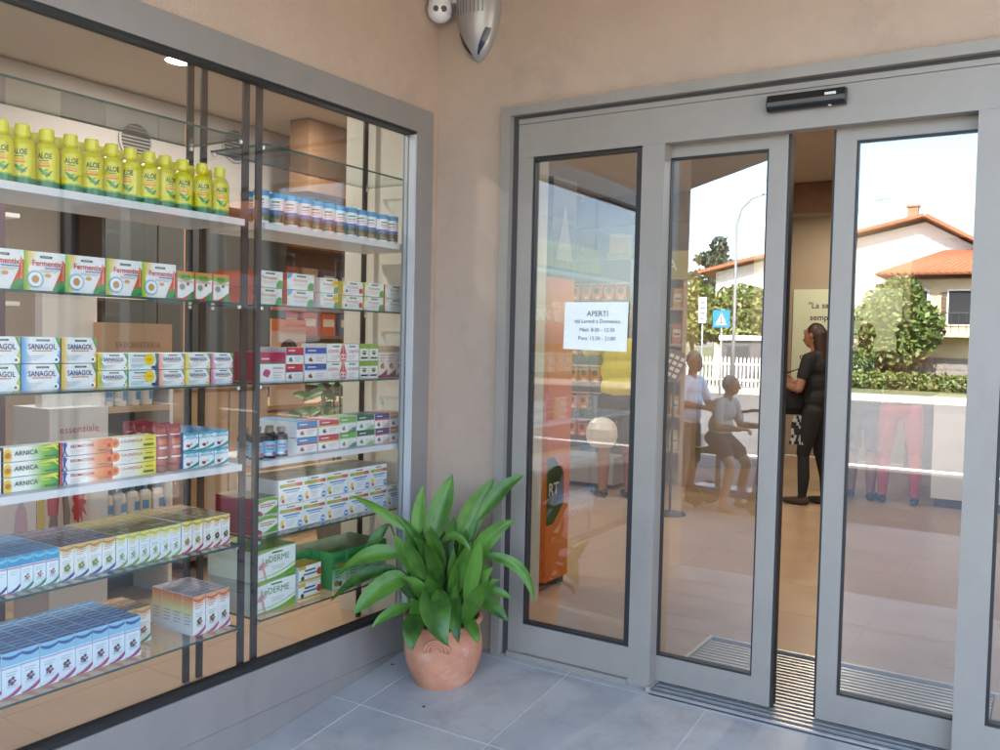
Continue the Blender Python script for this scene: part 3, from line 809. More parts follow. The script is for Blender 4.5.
# --- second shelf: aloe bottles
def aloe_mesh():
    mb = MB(); Y, YC, GR = '#d9cf10', '#e4da22', '#1f7d50'
    pr = [(.030, .0), (.0335, .003), (.0335, .022), (.0335, .105), (.0325, .120), (.027, .134), (.0175, .142), (.0165, .147), (.0195, .1475), (.0198, .178), (.018, .182), (.001, .1825)]
    cols = [GR, GR] + [Y] * 6 + [YC] * 4
    pr2 = [(a, b) for a, b in pr]
    mb.lathe(pr2, 22, cols=cols[:len(pr) - 1])
    R_ = .0338
    def patch(a0, a1, z0, z1, col, k=1, n=6):
        vs = []
        for i in range(n + 1):
            a = a0 + (a1 - a0) * i / n
            for z in (z0, z1): vs.append(((R_ + .0003 * k) * math.cos(a), (R_ + .0003 * k) * math.sin(a), z))
        mb.add(vs, [(2 * i, 2 * i + 2, 2 * i + 3, 2 * i + 1) for i in range(n)], col, smooth=True)
    patch(-.85, .85, .026, .104, '#e3d92a')
    patch(-.55, .35, .073, .078, '#e8a23a', 2); patch(-.55, .45, .064, .0705, '#e6913a', 2); patch(-.4, .3, .0815, .0845, '#2d6a45', 2)
    patch(-.85, .85, .022, .027, '#7fb33a', 2)
    v, f, w, h = text_polys('ALOE', .035)
    k = .0175 / h; sc_ = .038 / (w * k)
    mb.add([((R_ + .0008) * math.cos((a * k * sc_ - .019) / R_), (R_ + .0008) * math.sin((a * k * sc_ - .019) / R_), .088 + b * k) for a, b in v], f, '#1f4d34')
    for j, (a0, z0, a1, z1, wd) in enumerate([(-.5, .060, .35, .036, .006), (-.25, .046, .5, .040, .005), (.1, .034, .6, .054, .004), (-.1, .050, .3, .058, .003)]):
        vs = []
        for i in range(7):
            t_ = i / 6; a = a0 + (a1 - a0) * t_; z = z0 + (z1 - z0) * t_; ww = wd * math.sin(math.pi * (.12 + .88 * t_)) + .0004
            vs += [((R_ + .0009 + .0002 * j) * math.cos(a), (R_ + .0009 + .0002 * j) * math.sin(a), z - ww), ((R_ + .0009 + .0002 * j) * math.cos(a), (R_ + .0009 + .0002 * j) * math.sin(a), z + ww)]
        mb.add(vs, [(2 * i, 2 * i + 2, 2 * i + 3, 2 * i + 1) for i in range(6)], ['#3f8f50', '#5ca04a', '#2f7a48', '#74ad4e'][j])
    o = mb.build('aloe_bottle', M_plastic); me = o.data; bpy.data.objects.remove(o); return me
am = aloe_mesh()
ay = [-1.939, -1.869, -1.797, -1.719, -1.648, -1.577, -1.507, -1.438, -1.370, -1.296, -1.218, -1.142]
for r in range(2):
    for i, y in enumerate(ay):
        o = place('aloe_bottle', am, -.150 - .078 * r + random.uniform(-.004, .004), y + (.012 if r else 0) + random.uniform(-.003, .003), SZ['B'],
              f'yellow capped aloe bottle, {ORD[i]} from left, {"back" if r else "front"} row, second shelf, left rack', 'bottle', 'yellow aloe bottles',
              rz=-.62 + random.choice([-.55, -.3, .05, .15, .6, -.1]))
        o.scale = (1.06, 1.06, 1.0)
# --- second shelf right: white and blue canisters
def can_mesh():
    mb = MB()
    pr = [(.029, 0), (.031, .003), (.031, .014), (.031, .046), (.031, .062), (.031, .108), (.0312, .1085), (.0318, .110), (.0318, .127), (.030, .130), (.001, .1305)]
    cols = ['#e9ecee', '#e9ecee', '#4d5a3c', '#5a6fae', '#eef0f2', '#eef0f2', '#2f94c9', '#2f94c9', '#3ba0d2', '#3ba0d2']
    mb.lathe(pr, 20, cols=cols)
    R_ = .0314
    for (a0, a1, z0, z1, c) in [(-.5, .5, .090, .096, '#3f8a55'), (-.55, .55, .078, .083, '#c98a92'), (-.45, .45, .070, .074, '#d7a9ae'), (-.7, -.1, .018, .030, '#6d7f3c'), (.0, .45, .016, .028, '#c07a35'), (.2, .8, .030, .038, '#3f4f35')]:
        vs = []
        for i in range(6):
            a = a0 + (a1 - a0) * i / 5
            for z in (z0, z1): vs.append((R_ * math.cos(a), R_ * math.sin(a), z))
        mb.add(vs, [(2 * i, 2 * i + 2, 2 * i + 3, 2 * i + 1) for i in range(5)], c, smooth=True)
    o = mb.build('canister', M_plastic); me = o.data; bpy.data.objects.remove(o); return me
cm_ = can_mesh()
for i, y in enumerate([-.932, -.854, -.778, -.706, -.637, -.565, -.497, -.428, -.356, -.292, -.212, -.140]):
    place('canister', cm_, -.150 + random.uniform(-.003, .003), y, SZ['B'], f'white canister with blue lid, {ORD[i]} from left, front row, right rack', 'canister', 'white and blue canisters', rz=-.6 + random.uniform(-.3, .3))
for i, y in enumerate([-.93, -.86, -.79, -.72]):
    place('canister', cm_, -.225, y, SZ['B'], f'white canister with blue lid, {ORD[i]} from left, back row, right rack', 'canister', 'white and blue canisters', rz=-.6)
# --- third shelf
cartons(s_ferm, 'ferm', 'large white carton with red lettering', 'L', 'C', [-2.01, -1.875, -1.743, -1.607, -1.473, -1.337], .121, .10)
cartons(s_ferm_s, 'ferms', 'small carton with green top and red wave', 'L', 'C', [-1.333, -1.257, -1.179, -1.101], .102, .08)
cartons(s_fr('#d8623c', '#9fc6d8'), 'fr1', 'orange sided carton at left end', 'R', 'C', [-.972, -.830], .067, .24, 2)
cartons(s_fr('#e0703c', '#7fb6da'), 'fr2', 'white carton with blue corner', 'R', 'C', [-.808, -.657], .067, .17, 2)
cartons(s_fr('#ece9e2', '#e6e2d0', '#edc92a'), 'fr3', 'white carton with yellow price spot', 'R', 'C', [-.617, -.510], .0645, .15, 2)
cartons(s_fr('#e6c62a', '#e9d9a0', None, True), 'fr4', 'yellow sided carton with red print', 'R', 'C', [-.482, -.349], .062, .16, 2)
cartons(s_fr('#e6cf3a', '#d9dfa0'), 'fr5', 'yellow edged carton with green blob', 'R', 'C', [-.343, -.206], .0635, .15, 2)
cartons(s_fr('#e08a3a', '#e6e0c0'), 'fr6', 'orange edged carton near pier', 'R', 'C', [-.195, -.044], .0635, .15, 2)
# --- fourth shelf
cartons(s_sana('#d8d23a', '#b9c94a'), 'sa0', 'large lime carton with navy lettering', 'L', 'D', [-2.01, -1.884], .0825, .10, 2)
cartons(s_sana('#3f97d2', '#8cc3e6'), 'sa1', 'large blue carton with navy lettering', 'L', 'D', [-1.882, -1.760], .0825, .10, 2)
cartons(s_sana('#e9b64a', '#f0d48a'), 'sa2', 'large amber carton with navy lettering', 'L', 'D', [-1.757, -1.637], .0825, .10, 2)
cartons(s_sana('#e6cf1e', '#7fb54a'), 'sa3', 'small yellow carton beside the large ones', 'L', 'D', [-1.633, -1.524], .0575, .12, 2)
cartons(s_promo, 'sa4', 'mint carton with yellow price spot', 'L', 'D', [-1.522, -1.406], .0575, .12, 2)
cartons(s_sana('#ef9f86', '#f3c0ac'), 'sa5', 'small salmon carton with navy lettering', 'L', 'D', [-1.402, -1.296], .0575, .12, 2)
cartons(s_sana('#ecd02a', '#e5dc5a'), 'sa6', 'small yellow carton left of the pink ones', 'L', 'D', [-1.293, -1.184], .0575, .12, 2)
cartons(s_sana('#cf4a86', '#e59abd', '#b02a5e'), 'sa7', 'small pink carton with navy lettering', 'L', 'D', [-1.181, -1.078], .0575, .14, 2)
cartons(s_magenta, 'mg', 'white carton with crimson band and berries', 'R', 'D', [-.950, -.812], .119, .14)
cartons(s_band('#c9303a', '#5a3f86', '#8a4a6a'), 'dr1', 'white carton with red band', 'R', 'D', [-.808, -.710], .0685, .15, 2)
cartons(s_band('#2f5cab', '#cfe0ef', '#7a3f3a'), 'dr2', 'white carton with blue band', 'R', 'D', [-.705, -.575], .0685, .15, 2)
cartons(s_drop(True), 'dr3', 'white carton with red drop at right', 'R', 'D', [-.572, -.472], .077, .15, 2)
cartons(s_drop(False), 'dr4', 'white carton with red drop at left', 'R', 'D', [-.470, -.368], .077, .15, 2)
cartons(s_green2, 'dr5', 'tiny green topped carton', 'R', 'D', [-.365, -.302, -.240], .078, .15, 2)
cartons(s_beige, 'dr6', 'slim beige carton with maroon wave', 'R', 'D', [-.238, -.174, -.108, -.042], .148, .15)
# --- fifth shelf
cartons(s_plain('#dfe6ea', '#2a6a80', '#8aa0a8'), 'e0', 'pale carton with teal side', 'L', 'E', [-2.005, -1.942], .13, .12)
cartons(s_arnica, 'ar', 'long white and green ARNICA carton', 'L', 'E', [-1.936, -1.763], .0458, .05, 3)
cartons(s_reuma, 'ru', 'long white carton with blue runner', 'L', 'E', [-1.759, -1.583], .0458, .05, 3)
cartons(s_calend, 'ca', 'long white and yellow CALENDULA carton', 'L', 'E', [-1.579, -1.410], .0458, .05, 3)
def tube_mesh():
    mb = MB(); C1 = '#8f2030'
    n = 18; rows = []
    for z, rx, ry in [(0, .0225, .0225), (.002, .024, .024), (.022, .024, .024), (.0225, .0225, .0225), (.03, .0265, .0265), (.09, .022, .027), (.14, .012, .0285), (.158, .0025, .029), (.166, .0022, .029)]:
        rows.append([(rx * math.cos(2 * math.pi * k / n), ry * math.sin(2 * math.pi * k / n), z) for k in range(n)])
    for j in range(len(rows) - 1):
        c = '#7a1826' if j < 3 else C1
        mb.add(rows[j] + rows[j + 1], [(k, (k + 1) % n, n + (k + 1) % n, n + k) for k in range(n)], c, smooth=True)
    mb.add(rows[-1], [tuple(range(n))], C1)
    def strip(z0, z1, f0, f1, col, hw, e=.0006):
        vs = []
        for k in range(7):
            y = -hw + 2 * hw * k / 6
            for z, f_ in ((z0, f0), (z1, f1)):
                x = f_ * math.sqrt(max(.05, 1 - (y / .029) ** 2)) + e; vs.append((x, y, z))
        mb.add(vs, [(2 * i, 2 * i + 2, 2 * i + 3, 2 * i + 1) for i in range(6)], col, smooth=True)
    strip(.128, .132, .0150, .0142, '#e9dcd4', .021); strip(.050, .055, .0252, .0248, '#efe2d8', .021); strip(.098, .116, .0208, .0172, '#c65a2e', .017); strip(.082, .090, .0226, .0218, '#d9b8b0', .016); strip(.064, .074, .0240, .0234, '#a8342e', .018); strip(.136, .150, .0130, .0075, '#b85a3a', .016)
    o = mb.build('cream_tube', M_plastic); me = o.data; bpy.data.objects.remove(o); return me
tm = tube_mesh()
for r in range(4):
    for i, y in enumerate((-1.382, -1.327)):
        place('cream_tube', tm, -.155 - .058 * r, y + random.uniform(-.003, .003), SZ['E'], f'standing dark red cream tube, {"left" if i == 0 else "right"} column, {ORD[r]} row from the glass', 'tube', 'dark red cream tubes', rz=random.uniform(-.15, .1))
cartons(s_herb, 'hb', 'white carton with teal wave', 'L', 'E', [-1.298, -1.231, -1.162, -1.094], .066, .11, 2, 2)
def vial_mesh():
    mb = MB()
    pr = [(.027, 0), (.0285, .003), (.0285, .010), (.0285, .068), (.0285, .078), (.024, .090), (.0125, .096), (.0125, .100), (.0165, .1005), (.0165, .117), (.015, .119), (.001, .1192)]
    mb.lathe(pr, 18, cols=['#141015'] * 2 + ['#8fc4dd'] + ['#141015'] * 5 + ['#8a7a5a'] * 3)
    R_ = .0289
    for (a0, a1, z0, z1, c) in [(-.6, .6, .046, .054, '#c96a86'), (-.5, .5, .034, .040, '#4f7fb5'), (.3, .9, .012, .026, '#c5486a'), (-.7, .1, .014, .020, '#dfeef4')]:
        vs = []
        for i in range(6):
            a = a0 + (a1 - a0) * i / 5
            for z in (z0, z1): vs.append((R_ * math.cos(a), R_ * math.sin(a), z))
        mb.add(vs, [(2 * i, 2 * i + 2, 2 * i + 3, 2 * i + 1) for i in range(5)], c, smooth=True)
    o = mb.build('syrup_bottle', M_plastic); me = o.data; bpy.data.objects.remove(o); return me
vm = vial_mesh()
for r in range(2):
    for i, y in enumerate((-.945, -.880, -.815)):
        place('syrup_bottle', vm, -.152 - .066 * r, y, SZ['E'], f'dark syrup bottle with pale blue label, {ORD[i]} from left, {"back" if r else "front"} row', 'bottle', 'dark syrup bottles', rz=-.5)
cartons(s_band('#3c8fc0', '#c03a44', '#b8433a', side='#e9edf0'), 'er1', 'white carton with sky blue band', 'R', 'E', [-.742, -.622], .0665, .13, 2, 2)
cartons(s_band('#c4304e', '#e6b93a', '#3a3a3a'), 'er2', 'white carton with crimson and gold bands', 'R', 'E', [-.616, -.491], .0665, .13, 2)
cartons(s_band('#6fae4a', '#cfe3b8', '#b88a3a', lower='#4a8a6a'), 'er3', 'white carton with light green band', 'R', 'E', [-.488, -.380], .068, .13, 2)
cartons(s_band('#2f6a4a', '#e9ede6', '#7aa050', lower='#9dc48a'), 'er4', 'white carton with dark green band', 'R', 'E', [-.375, -.256], .069, .13, 2)
cartons(s_band('#4a4a7e', '#d9584a', '#b5403a', lower='#e0b4a4'), 'er5', 'white carton with indigo band', 'R', 'E', [-.252, -.150], .069, .13, 2)
cartons(s_band('#d98a6a', '#b9d0a0', '#a8403a', lower='#c8584a'), 'er6', 'white carton with peach band', 'R', 'E', [-.148, -.046], .069, .13, 2)
# --- sixth shelf
T1 = s_tall('#3f9cc4', '#7fc2d8', None, '#2f3f86', '#4f8ab8', '#e6f1f4', '#c98aa4'); T2 = s_tall('#3f9cc4', '#7fc2d8', '#a85a4a', '#2f8a6a', '#4f8ab8', '#e6f1f4', '#c98aa4', True)
T3 = s_tall('#d9b45a', '#c98a3a', '#7f9a4a', '#2f5a9c', '#2b3a72', '#f0f1ea'); T4 = s_tall('#dfe07a', '#d9c83a', '#8f9a5a', '#8aa84a', '#8f7c3a', '#e9f1f2', None, True)
T5 = s_tall('#e6dc5a', '#c9a83a', '#a8843a', '#c03a4a', '#8f7c3a', '#eff0ea'); T6 = s_tall('#e6dc5a', '#c98a4a', '#5a4038', '#c4485a', '#a3895a', '#f0eee6')
cartons(T1, 't1', 'slim carton, blue top, navy wave', 'L', 'F', lin_edges(-2.005, -1.884, 3), .112, .056, 1, 5)
cartons(T2, 't2', 'slim carton, blue top, green wave', 'L', 'F', lin_edges(-1.883, -1.763, 3), .112, .056, 1, 5)
cartons(T3, 't3', 'slim carton, green pictured, dark blue top', 'L', 'F', lin_edges(-1.761, -1.565, 4), .112, .056, 1, 5)
cartons(T4, 't4', 'slim pale carton, yellow olive top', 'L', 'F', lin_edges(-1.563, -1.306, 6), .112, .056, 1, 5)
cartons(T5, 't5', 'slim yellow topped carton, red wave', 'L', 'F', lin_edges(-1.302, -1.210, 2), .114, .056, 1, 5)
cartons(T6, 't6', 'slim carton, brown fruit picture', 'L', 'F', lin_edges(-1.208, -1.084, 3), .114, .056, 1, 5)
cartons(s_gred, 'gr', 'white and green carton with crimson side', 'R', 'F', [-.966, -.842], .074, .22, 2)
VE = [-.838, -.704, -.567, -.425, -.286, -.162]
cartons(s_vit('#8fb4d6'), 'v', 'white vitamin carton with rainbow band', 'R', 'F', VE, .103, .12, 2, 2)
cartons(s_vit('#4a5a8a'), 'v2', 'single low vitamin carton near the pier', 'R', 'F', [-.158, -.048], .100, .12)
# --- lowest shelf
T7 = s_tall('#8fc8e0', '#3f5f9c', '#6a4a6a', '#b04a78', '#5f9ccc', '#e4eff6', '#b9b4cf'); T8 = s_tall('#d9a85a', '#c98a4a', '#9a5a34', '#5a8a5a', '#a3743f', '#f0ece2'); T9 = s_tall('#e6a05a', '#d9683a', '#7a4a3a', '#c45a7a', '#b9bcc0', '#eef0ea', side='#e3e8ea')
cartons(T7, 't7', 'white carton with blue floral print', 'L', 'G', lin_edges(-2.000, -1.469, 9), .138, .056, 1, 5)
cartons(T8, 't8', 'tan topped carton behind blue ones', 'L', 'G', [-1.475, -1.415, -1.355], .128, .056, 1, 3, x=-.235)
cartons(T9, 't9', 'tall orange topped carton, pink wave', 'L', 'G', lin_edges(-1.250, -1.080, 3), .148, .058, 1, 4)
cartons(s_lederme, 'ld', 'wide white and green plant carton', 'R', 'G', [-.968, -.738], .128, .26, 2)
cartons(s_yel, 'yl', 'small white carton with yellow band', 'R', 'G', [-.724, -.590], .073, .10, 2)
cartons(s_green, 'gn', 'deep green carton with pale base', 'R', 'G', lin_edges(-.520, -.155, 4), .168, .075, 1, 3)
cartons(s_green, 'gn2', 'deep green carton behind yellow banded one', 'R', 'G', [-.72, -.622, -.524], .168, .075, 1, 2, x=-.26)

# ------------------------------------------------------------------ potted aspidistra
PC = Vector((.322, -.325, rz_(-.325)))
_t = M_terra.node_tree; _b = _t.nodes['Principled BSDF']; _src = _b.inputs['Base Color'].links[0].from_socket
_n = _t.nodes.new('ShaderNodeTexNoise'); _n.inputs['Scale'].default_value = 11; _n.inputs['Detail'].default_value = 8; _n.inputs['Roughness'].default_value = .7
_tc = _t.nodes.new('ShaderNodeTexCoord'); _t.links.new(_tc.outputs['Object'], _n.inputs['Vector'])
_r = _t.nodes.new('ShaderNodeMapRange'); _r.inputs[1].default_value = .54; _r.inputs[2].default_value = .70; _r.inputs[4].default_value = .55; _t.links.new(_n.outputs[0], _r.inputs[0])
_m = _t.nodes.new('ShaderNodeMix'); _m.data_type = 'RGBA'; _m.inputs[7].default_value = (.60, .42, .33, 1); _t.links.new(_r.outputs[0], _m.inputs[0]); _t.links.new(_src, _m.inputs[6]); _t.links.new(_m.outputs[2], _b.inputs['Base Color'])
pot = thing('potted_plant', 'large leafy green plant in a terracotta pot by the entrance corner', 'plant', PC)
mb = MB()
prof = [(.112, -.012), (.118, .0), (.135, .035), (.156, .09), (.166, .145), (.165, .195), (.158, .235), (.156, .262), (.166, .275), (.168, .290), (.158, .298), (.148, .292), (.144, .262), (.150, .22)]
prof = [(r_, z_ * .92 if z_ > 0 else z_) for r_, z_ in prof]
vs = []; n = 48
for r, z in prof:
    for k in range(n):
        a = 2 * math.pi * k / n
        dz = .012 * math.sin(2 * a + .6) * max(0, (z - .2) / .1) - .02 * max(0, math.cos(a + 1.0)) ** 4 * max(0, (z - .2) / .1)
        rr = r * (1 + .012 * math.sin(3 * a + z * 9) + .008 * math.sin(5 * a))
        vs.append((rr * math.cos(a), rr * math.sin(a), z + dz))
mb.add(vs, [(j * n + k, j * n + (k + 1) % n, (j + 1) * n + (k + 1) % n, (j + 1) * n + k) for j in range(len(prof) - 1) for k in range(n)], smooth=True)
mb.add([vs[k] for k in range(n)], [tuple(reversed(range(n)))])
potb = mb.build('pot', M_terra, pot)
fa = math.atan2(-.846, .533)
mb = MB()
for i, rr in enumerate((.050, .036, .022)):
    pts = []
    for k in range(11):
        t_ = -.35 + (math.pi + .7) * k / 10
        u, w_ = math.cos(t_) * rr, math.sin(t_) * rr * .9
        a = fa - .1 + u / .163; z = .175 + w_ * .9
        R_ = .163 + .004 - .0006 * i
        pts.append((R_ * math.cos(a), R_ * math.sin(a), z))
    mb.tube(pts, [.003] + [.0085 - i * .001] * 9 + [.003], 8)
mb.build('relief', M_terra, potb)
mb = MB(); mb.lathe([(.149, .235), (.08, .242), (.001, .244)], 32); mb.build('soil', M_soil, pot)

def leaf_mat():
    m = bpy.data.materials.new('aspidistra_leaf'); m.use_nodes = True
    t = m.node_tree; b = t.nodes['Principled BSDF']
    uv = t.nodes.new('ShaderNodeUVMap'); uv.uv_map = 'UV'
    sep = t.nodes.new('ShaderNodeSeparateXYZ'); t.links.new(uv.outputs[0], sep.inputs[0])
    wv = t.nodes.new('ShaderNodeMath'); wv.operation = 'MULTIPLY'; wv.inputs[1].default_value = 60
    t.links.new(sep.outputs[0], wv.inputs[0])
    sn = t.nodes.new('ShaderNodeMath'); sn.operation = 'SINE'; t.links.new(wv.outputs[0], sn.inputs[0])
    oi = t.nodes.new('ShaderNodeObjectInfo')
    tc = t.nodes.new('ShaderNodeTexCoord')
    nz = t.nodes.new('ShaderNodeTexNoise'); nz.inputs['Scale'].default_value = 14; nz.inputs['Detail'].default_value = 4
    t.links.new(tc.outputs['Object'], nz.inputs['Vector'])
    ad = t.nodes.new('ShaderNodeMath'); ad.operation = 'MULTIPLY_ADD'; ad.inputs[1].default_value = .6; t.links.new(oi.outputs['Random'], ad.inputs[0]); t.links.new(nz.outputs[0], ad.inputs[2])
    cr = t.nodes.new('ShaderNodeValToRGB')
    cr.color_ramp.elements[0].position = .3; cr.color_ramp.elements[0].color = (.012, .052, .010, 1)
    cr.color_ramp.elements[1].position = 1.0; cr.color_ramp.elements[1].color = (.115, .27, .035, 1)
    t.links.new(ad.outputs[0], cr.inputs[0])
    st = t.nodes.new('ShaderNodeMapRange'); st.inputs[1].default_value = -1; st.inputs[3].default_value = .94; st.inputs[4].default_value = 1.05
    t.links.new(sn.outputs[0], st.inputs[0])
    mx = t.nodes.new('ShaderNodeMix'); mx.data_type = 'RGBA'; mx.blend_type = 'MULTIPLY'; mx.inputs[0].default_value = 1
    t.links.new(cr.outputs[0], mx.inputs[6]); t.links.new(st.outputs[0], mx.inputs[7])
    t.links.new(mx.outputs[2], b.inputs['Base Color'])
    bp = t.nodes.new('ShaderNodeBump'); bp.inputs['Strength'].default_value = .18; bp.inputs['Distance'].default_value = .0015
    t.links.new(sn.outputs[0], bp.inputs['Height']); t.links.new(bp.outputs[0], b.inputs['Normal'])
    b.inputs['Roughness'].default_value = .36
    # light shining through the blade
    tl = t.nodes.new('ShaderNodeBsdfTranslucent'); t.links.new(mx.outputs[2], tl.inputs[0])
    ms = t.nodes.new('ShaderNodeMixShader'); ms.inputs[0].default_value = .25
    out = t.nodes['Material Output']
    t.links.new(b.outputs[0], ms.inputs[1]); t.links.new(tl.outputs[0], ms.inputs[2]); t.links.new(ms.outputs[0], out.inputs[0])
    return m
M_leaf = leaf_mat()
def bez(ps, t):
    ps = [Vector(p) for p in ps]
    while len(ps) > 1: ps = [ps[i].lerp(ps[i + 1], t) for i in range(len(ps) - 1)]
    return ps[0]
def leaf_obj(name, pts, width, parent, face, stalk=None, mtl=None, ns=16, m_=3, tear=0):
    """pts: base, ctrl.., tip centre line;  face: direction the blade turns its upper side to"""
    V, F, UVs, c = [], [], [], []
    face = Vector(face).normalized()
    ph = random.uniform(0, 6)
    W_ = 2 * m_ + 1
    for i in range(ns + 1):
        t = i / ns
        p = bez(pts, t); d = (bez(pts, min(1, t + .02)) - bez(pts, max(0, t - .02))).normalized()
        side = d.cross(face)
        if side.length < .05: side = d.cross(Vector((.3, .2, 1)))
        side.normalize(); nrm = side.cross(d).normalized()
        w = width * .5 * 2.02 * ((t + .01) ** .62) * (max(0, 1 - t) ** .95) + .0006
        if t < .04: w = max(.004, w * .7)
        for k in range(-m_, m_ + 1):
            u = k / m_
            cup = .42 * w * abs(u) + .12 * w * math.sin(9 * t + ph + u * 2) * abs(u)
            V.append(p + side * w * u + nrm * cup); UVs.append((u * .5 + .5, t))
    for i in range(ns):
        for k in range(2 * m_): F.append((i * W_ + k, i * W_ + k + 1, (i + 1) * W_ + k + 1, (i + 1) * W_ + k))
    if stalk is not None:
        o = len(V); a = Vector(stalk); b = V[m_]; mid = a.lerp(b, .5) + Vector((0, 0, .03)); N = 6
        for i in range(7):
            p = bez([a, mid, b], i / 6)
            for k in range(N):
                an = 2 * math.pi * k / N; V.append(p + Vector((math.cos(an), math.sin(an), 0)) * .0042); UVs.append((.5, .1))
        for i in range(6):
            for k in range(N): F.append((o + i * N + k, o + i * N + (k + 1) % N, o + (i + 1) * N + (k + 1) % N, o + (i + 1) * N + k))
    me = bpy.data.meshes.new(name); me.from_pydata([tuple(v) for v in V], [], F)
    ul = me.uv_layers.new(name='UV')
    for lp in me.loops: ul.data[lp.index].uv = UVs[lp.vertex_index]
    me.polygons.foreach_set('use_smooth', [True] * len(F)); me.materials.append(mtl or M_leaf); me.update()
    return link(name, me, parent)
LV = [([-.324, -.204, .789], [-.237, -.15, .717], [-.14, -.088, .631], .040), ([-.098, -.031, .825], [-.105, -.043, .717], [-.108, -.057, .604], .058),
      ([-.016, .067, .866], [-.043, .032, .726], [-.068, -.016, .575], .108), ([.045, -.002, .704], [.037, 0, .652], [.016, -.001, .586], .042),
      ([.129, .174, .849], [.071, .116, .714], [.038, .056, .571], .105), ([.278, .175, .877], [.204, .129, .812], [.115, .073, .681], .072),
      ([.276, .113, .697], [.181, .067, .623], [.102, .043, .494], .076), ([.169, -.201, .23], [.096, -.196, .339], [.019, -.074, .409], .128),
      ([.007, -.118, .675], [.011, -.088, .564], [.002, -.041, .44], .078), ([-.205, -.344, .321], [-.142, -.255, .412], [-.098, -.136, .451], .098),
      ([-.343, -.293, .375], [-.264, -.226, .435], [-.157, -.128, .476], .062), ([-.345, -.255, .472], [-.254, -.19, .521], [-.139, -.104, .531], .080),
      ([-.33, -.122, .531], [-.28, -.109, .588], [-.217, -.101, .648], .050), ([.356, .148, .35], [.294, .124, .496], [.138, .073, .532], .050),
      ([.299, .034, .294], [.23, .027, .343], [.121, .036, .38], .062), ([.264, .136, .349], [.186, .093, .384], [.074, .049, .381], .050),
      ([-.172, -.262, .252], [-.135, -.203, .301], [-.086, -.104, .323], .050), ([.049, -.276, .209], [.021, -.243, .276], [-.022, -.116, .323], .083),
      ([.196, -.169, .238], [.159, -.145, .325], [.080, -.034, .388], .062), ([.225, -.073, .217], [.189, -.058, .262], [.095, -.003, .312], .054),
      ([.164, -.05, .58], [.094, -.059, .631], [.005, -.05, .581], .042), ([.075, -.045, .578], [.068, -.028, .486], [.051, 0, .375], .050),
      ([-.158, -.146, .62], [-.131, -.118, .549], [-.108, -.084, .456], .056), ([-.034, -.098, .509], [-.021, -.073, .443], [-.015, -.036, .372], .054),
      ([.119, .121, .488], [.093, .094, .438], [.06, .054, .377], .054)]
vd = Vector((.53, -.84, .35))
for tip, mid, base, w in LV:
    tip, mid, base = Vector(tip), Vector(mid), Vector(base); w *= 1.36
    for p_ in (tip, mid, base):
        sh_ = max(0, .05 - (PC.x + p_.x)) / .533
        p_ += Vector((.533, -.846, .02)) * sh_
    c1 = mid * 2 - (base + tip) * .5
    c1 = mid + (c1 - mid) * .9
    f_ = (vd + Vector((random.uniform(-.35, .35), random.uniform(-.35, .35), random.uniform(.0, .8)))).normalized()
    s_ = Vector((base.x * .35, base.y * .35, 0)); s_ = s_ * min(1, .1 / max(.02, s_.length)); s_.z = .235
    leaf_obj('leaf', [base, c1, tip], w, pot, f_, s_)
for i in range(46):
    a = random.uniform(0, 6.283); h_ = random.uniform(.36, .62); rr = random.uniform(.03, .13)
    base = Vector((rr * math.cos(a), rr * math.sin(a), h_ - .14)); ln = random.uniform(.16, .30); lean = random.uniform(.1, .75)
    tip = base + Vector((math.cos(a) * lean, math.sin(a) * lean, 1 - .5 * lean)).normalized() * ln
    mid = base.lerp(tip, .5) + Vector((0, 0, .04))
    if PC.x + tip.x < .06: continue
    leaf_obj('leaf', [base, mid, tip], random.uniform(.07, .105), pot, Vector((math.cos(a), math.sin(a), .9)) + vd * .8, (base.x * .4, base.y * .4, .235))

# ------------------------------------------------------------------ interior: lamps
def downlight(x, y, label, power, lamp=True):
    t = thing('ceiling_downlight', label, 'lamp', (x, y, 3.05), group='round ceiling downlights')
    mb = MB(); mb.lathe([(.075, .004), (.085, -.004), (.090, -.001), (.090, .004)], 24, caps=False); mb.build('trim_ring', M_whiteboard, t)
    mb = MB(); mb.lathe([(.001, -.0015), (.075, -.001)], 24, caps=False); mb.build('lit_disc', MATS.get('downlight_glow') or emit_mat('downlight_glow', (1, .90, .76), 5), t)
    if lamp:
        L = bpy.data.lights.new('downlight', 'AREA'); L.shape = 'DISK'; L.size = .14; L.energy = power; L.color = (1, .83, .62) if x > -.5 else (1, .94, .86)
        o = bpy.data.objects.new('lamp', L); COL.objects.link(o); o.parent = t; o.location = (0, 0, -.006)
PW = 4.4
for x, y, lab in [(-2.11, .20, 'round downlight seen through the upper right of the left window bay'),
                  (-3.67, .29, 'round downlight seen through the upper left of the window'),
                  (-1.3, -1.2, 'round downlight above the rear of the left display rack'),
                  (-1.9, 1.3, 'round downlight above the floor between window and entrance'),
                  (-3.3, 2.6, 'round downlight above the dark cabinets'),
                  (1.6, 1.9, 'round downlight above the floor inside the sliding doors'),
                  (.4, 3.6, 'round downlight above the standing customers'),
                  (2.2, 4.6, 'round downlight above the white counter'),
                  (-3.2, 5.2, 'round downlight above the aisle left of the pegboard'),
                  (.3, 7.2, 'round downlight in front of the quotation panel')]:
    downlight(x, y, lab, PW * (.9 if y < -1 else 1) if x < -.5 else PW * .75)

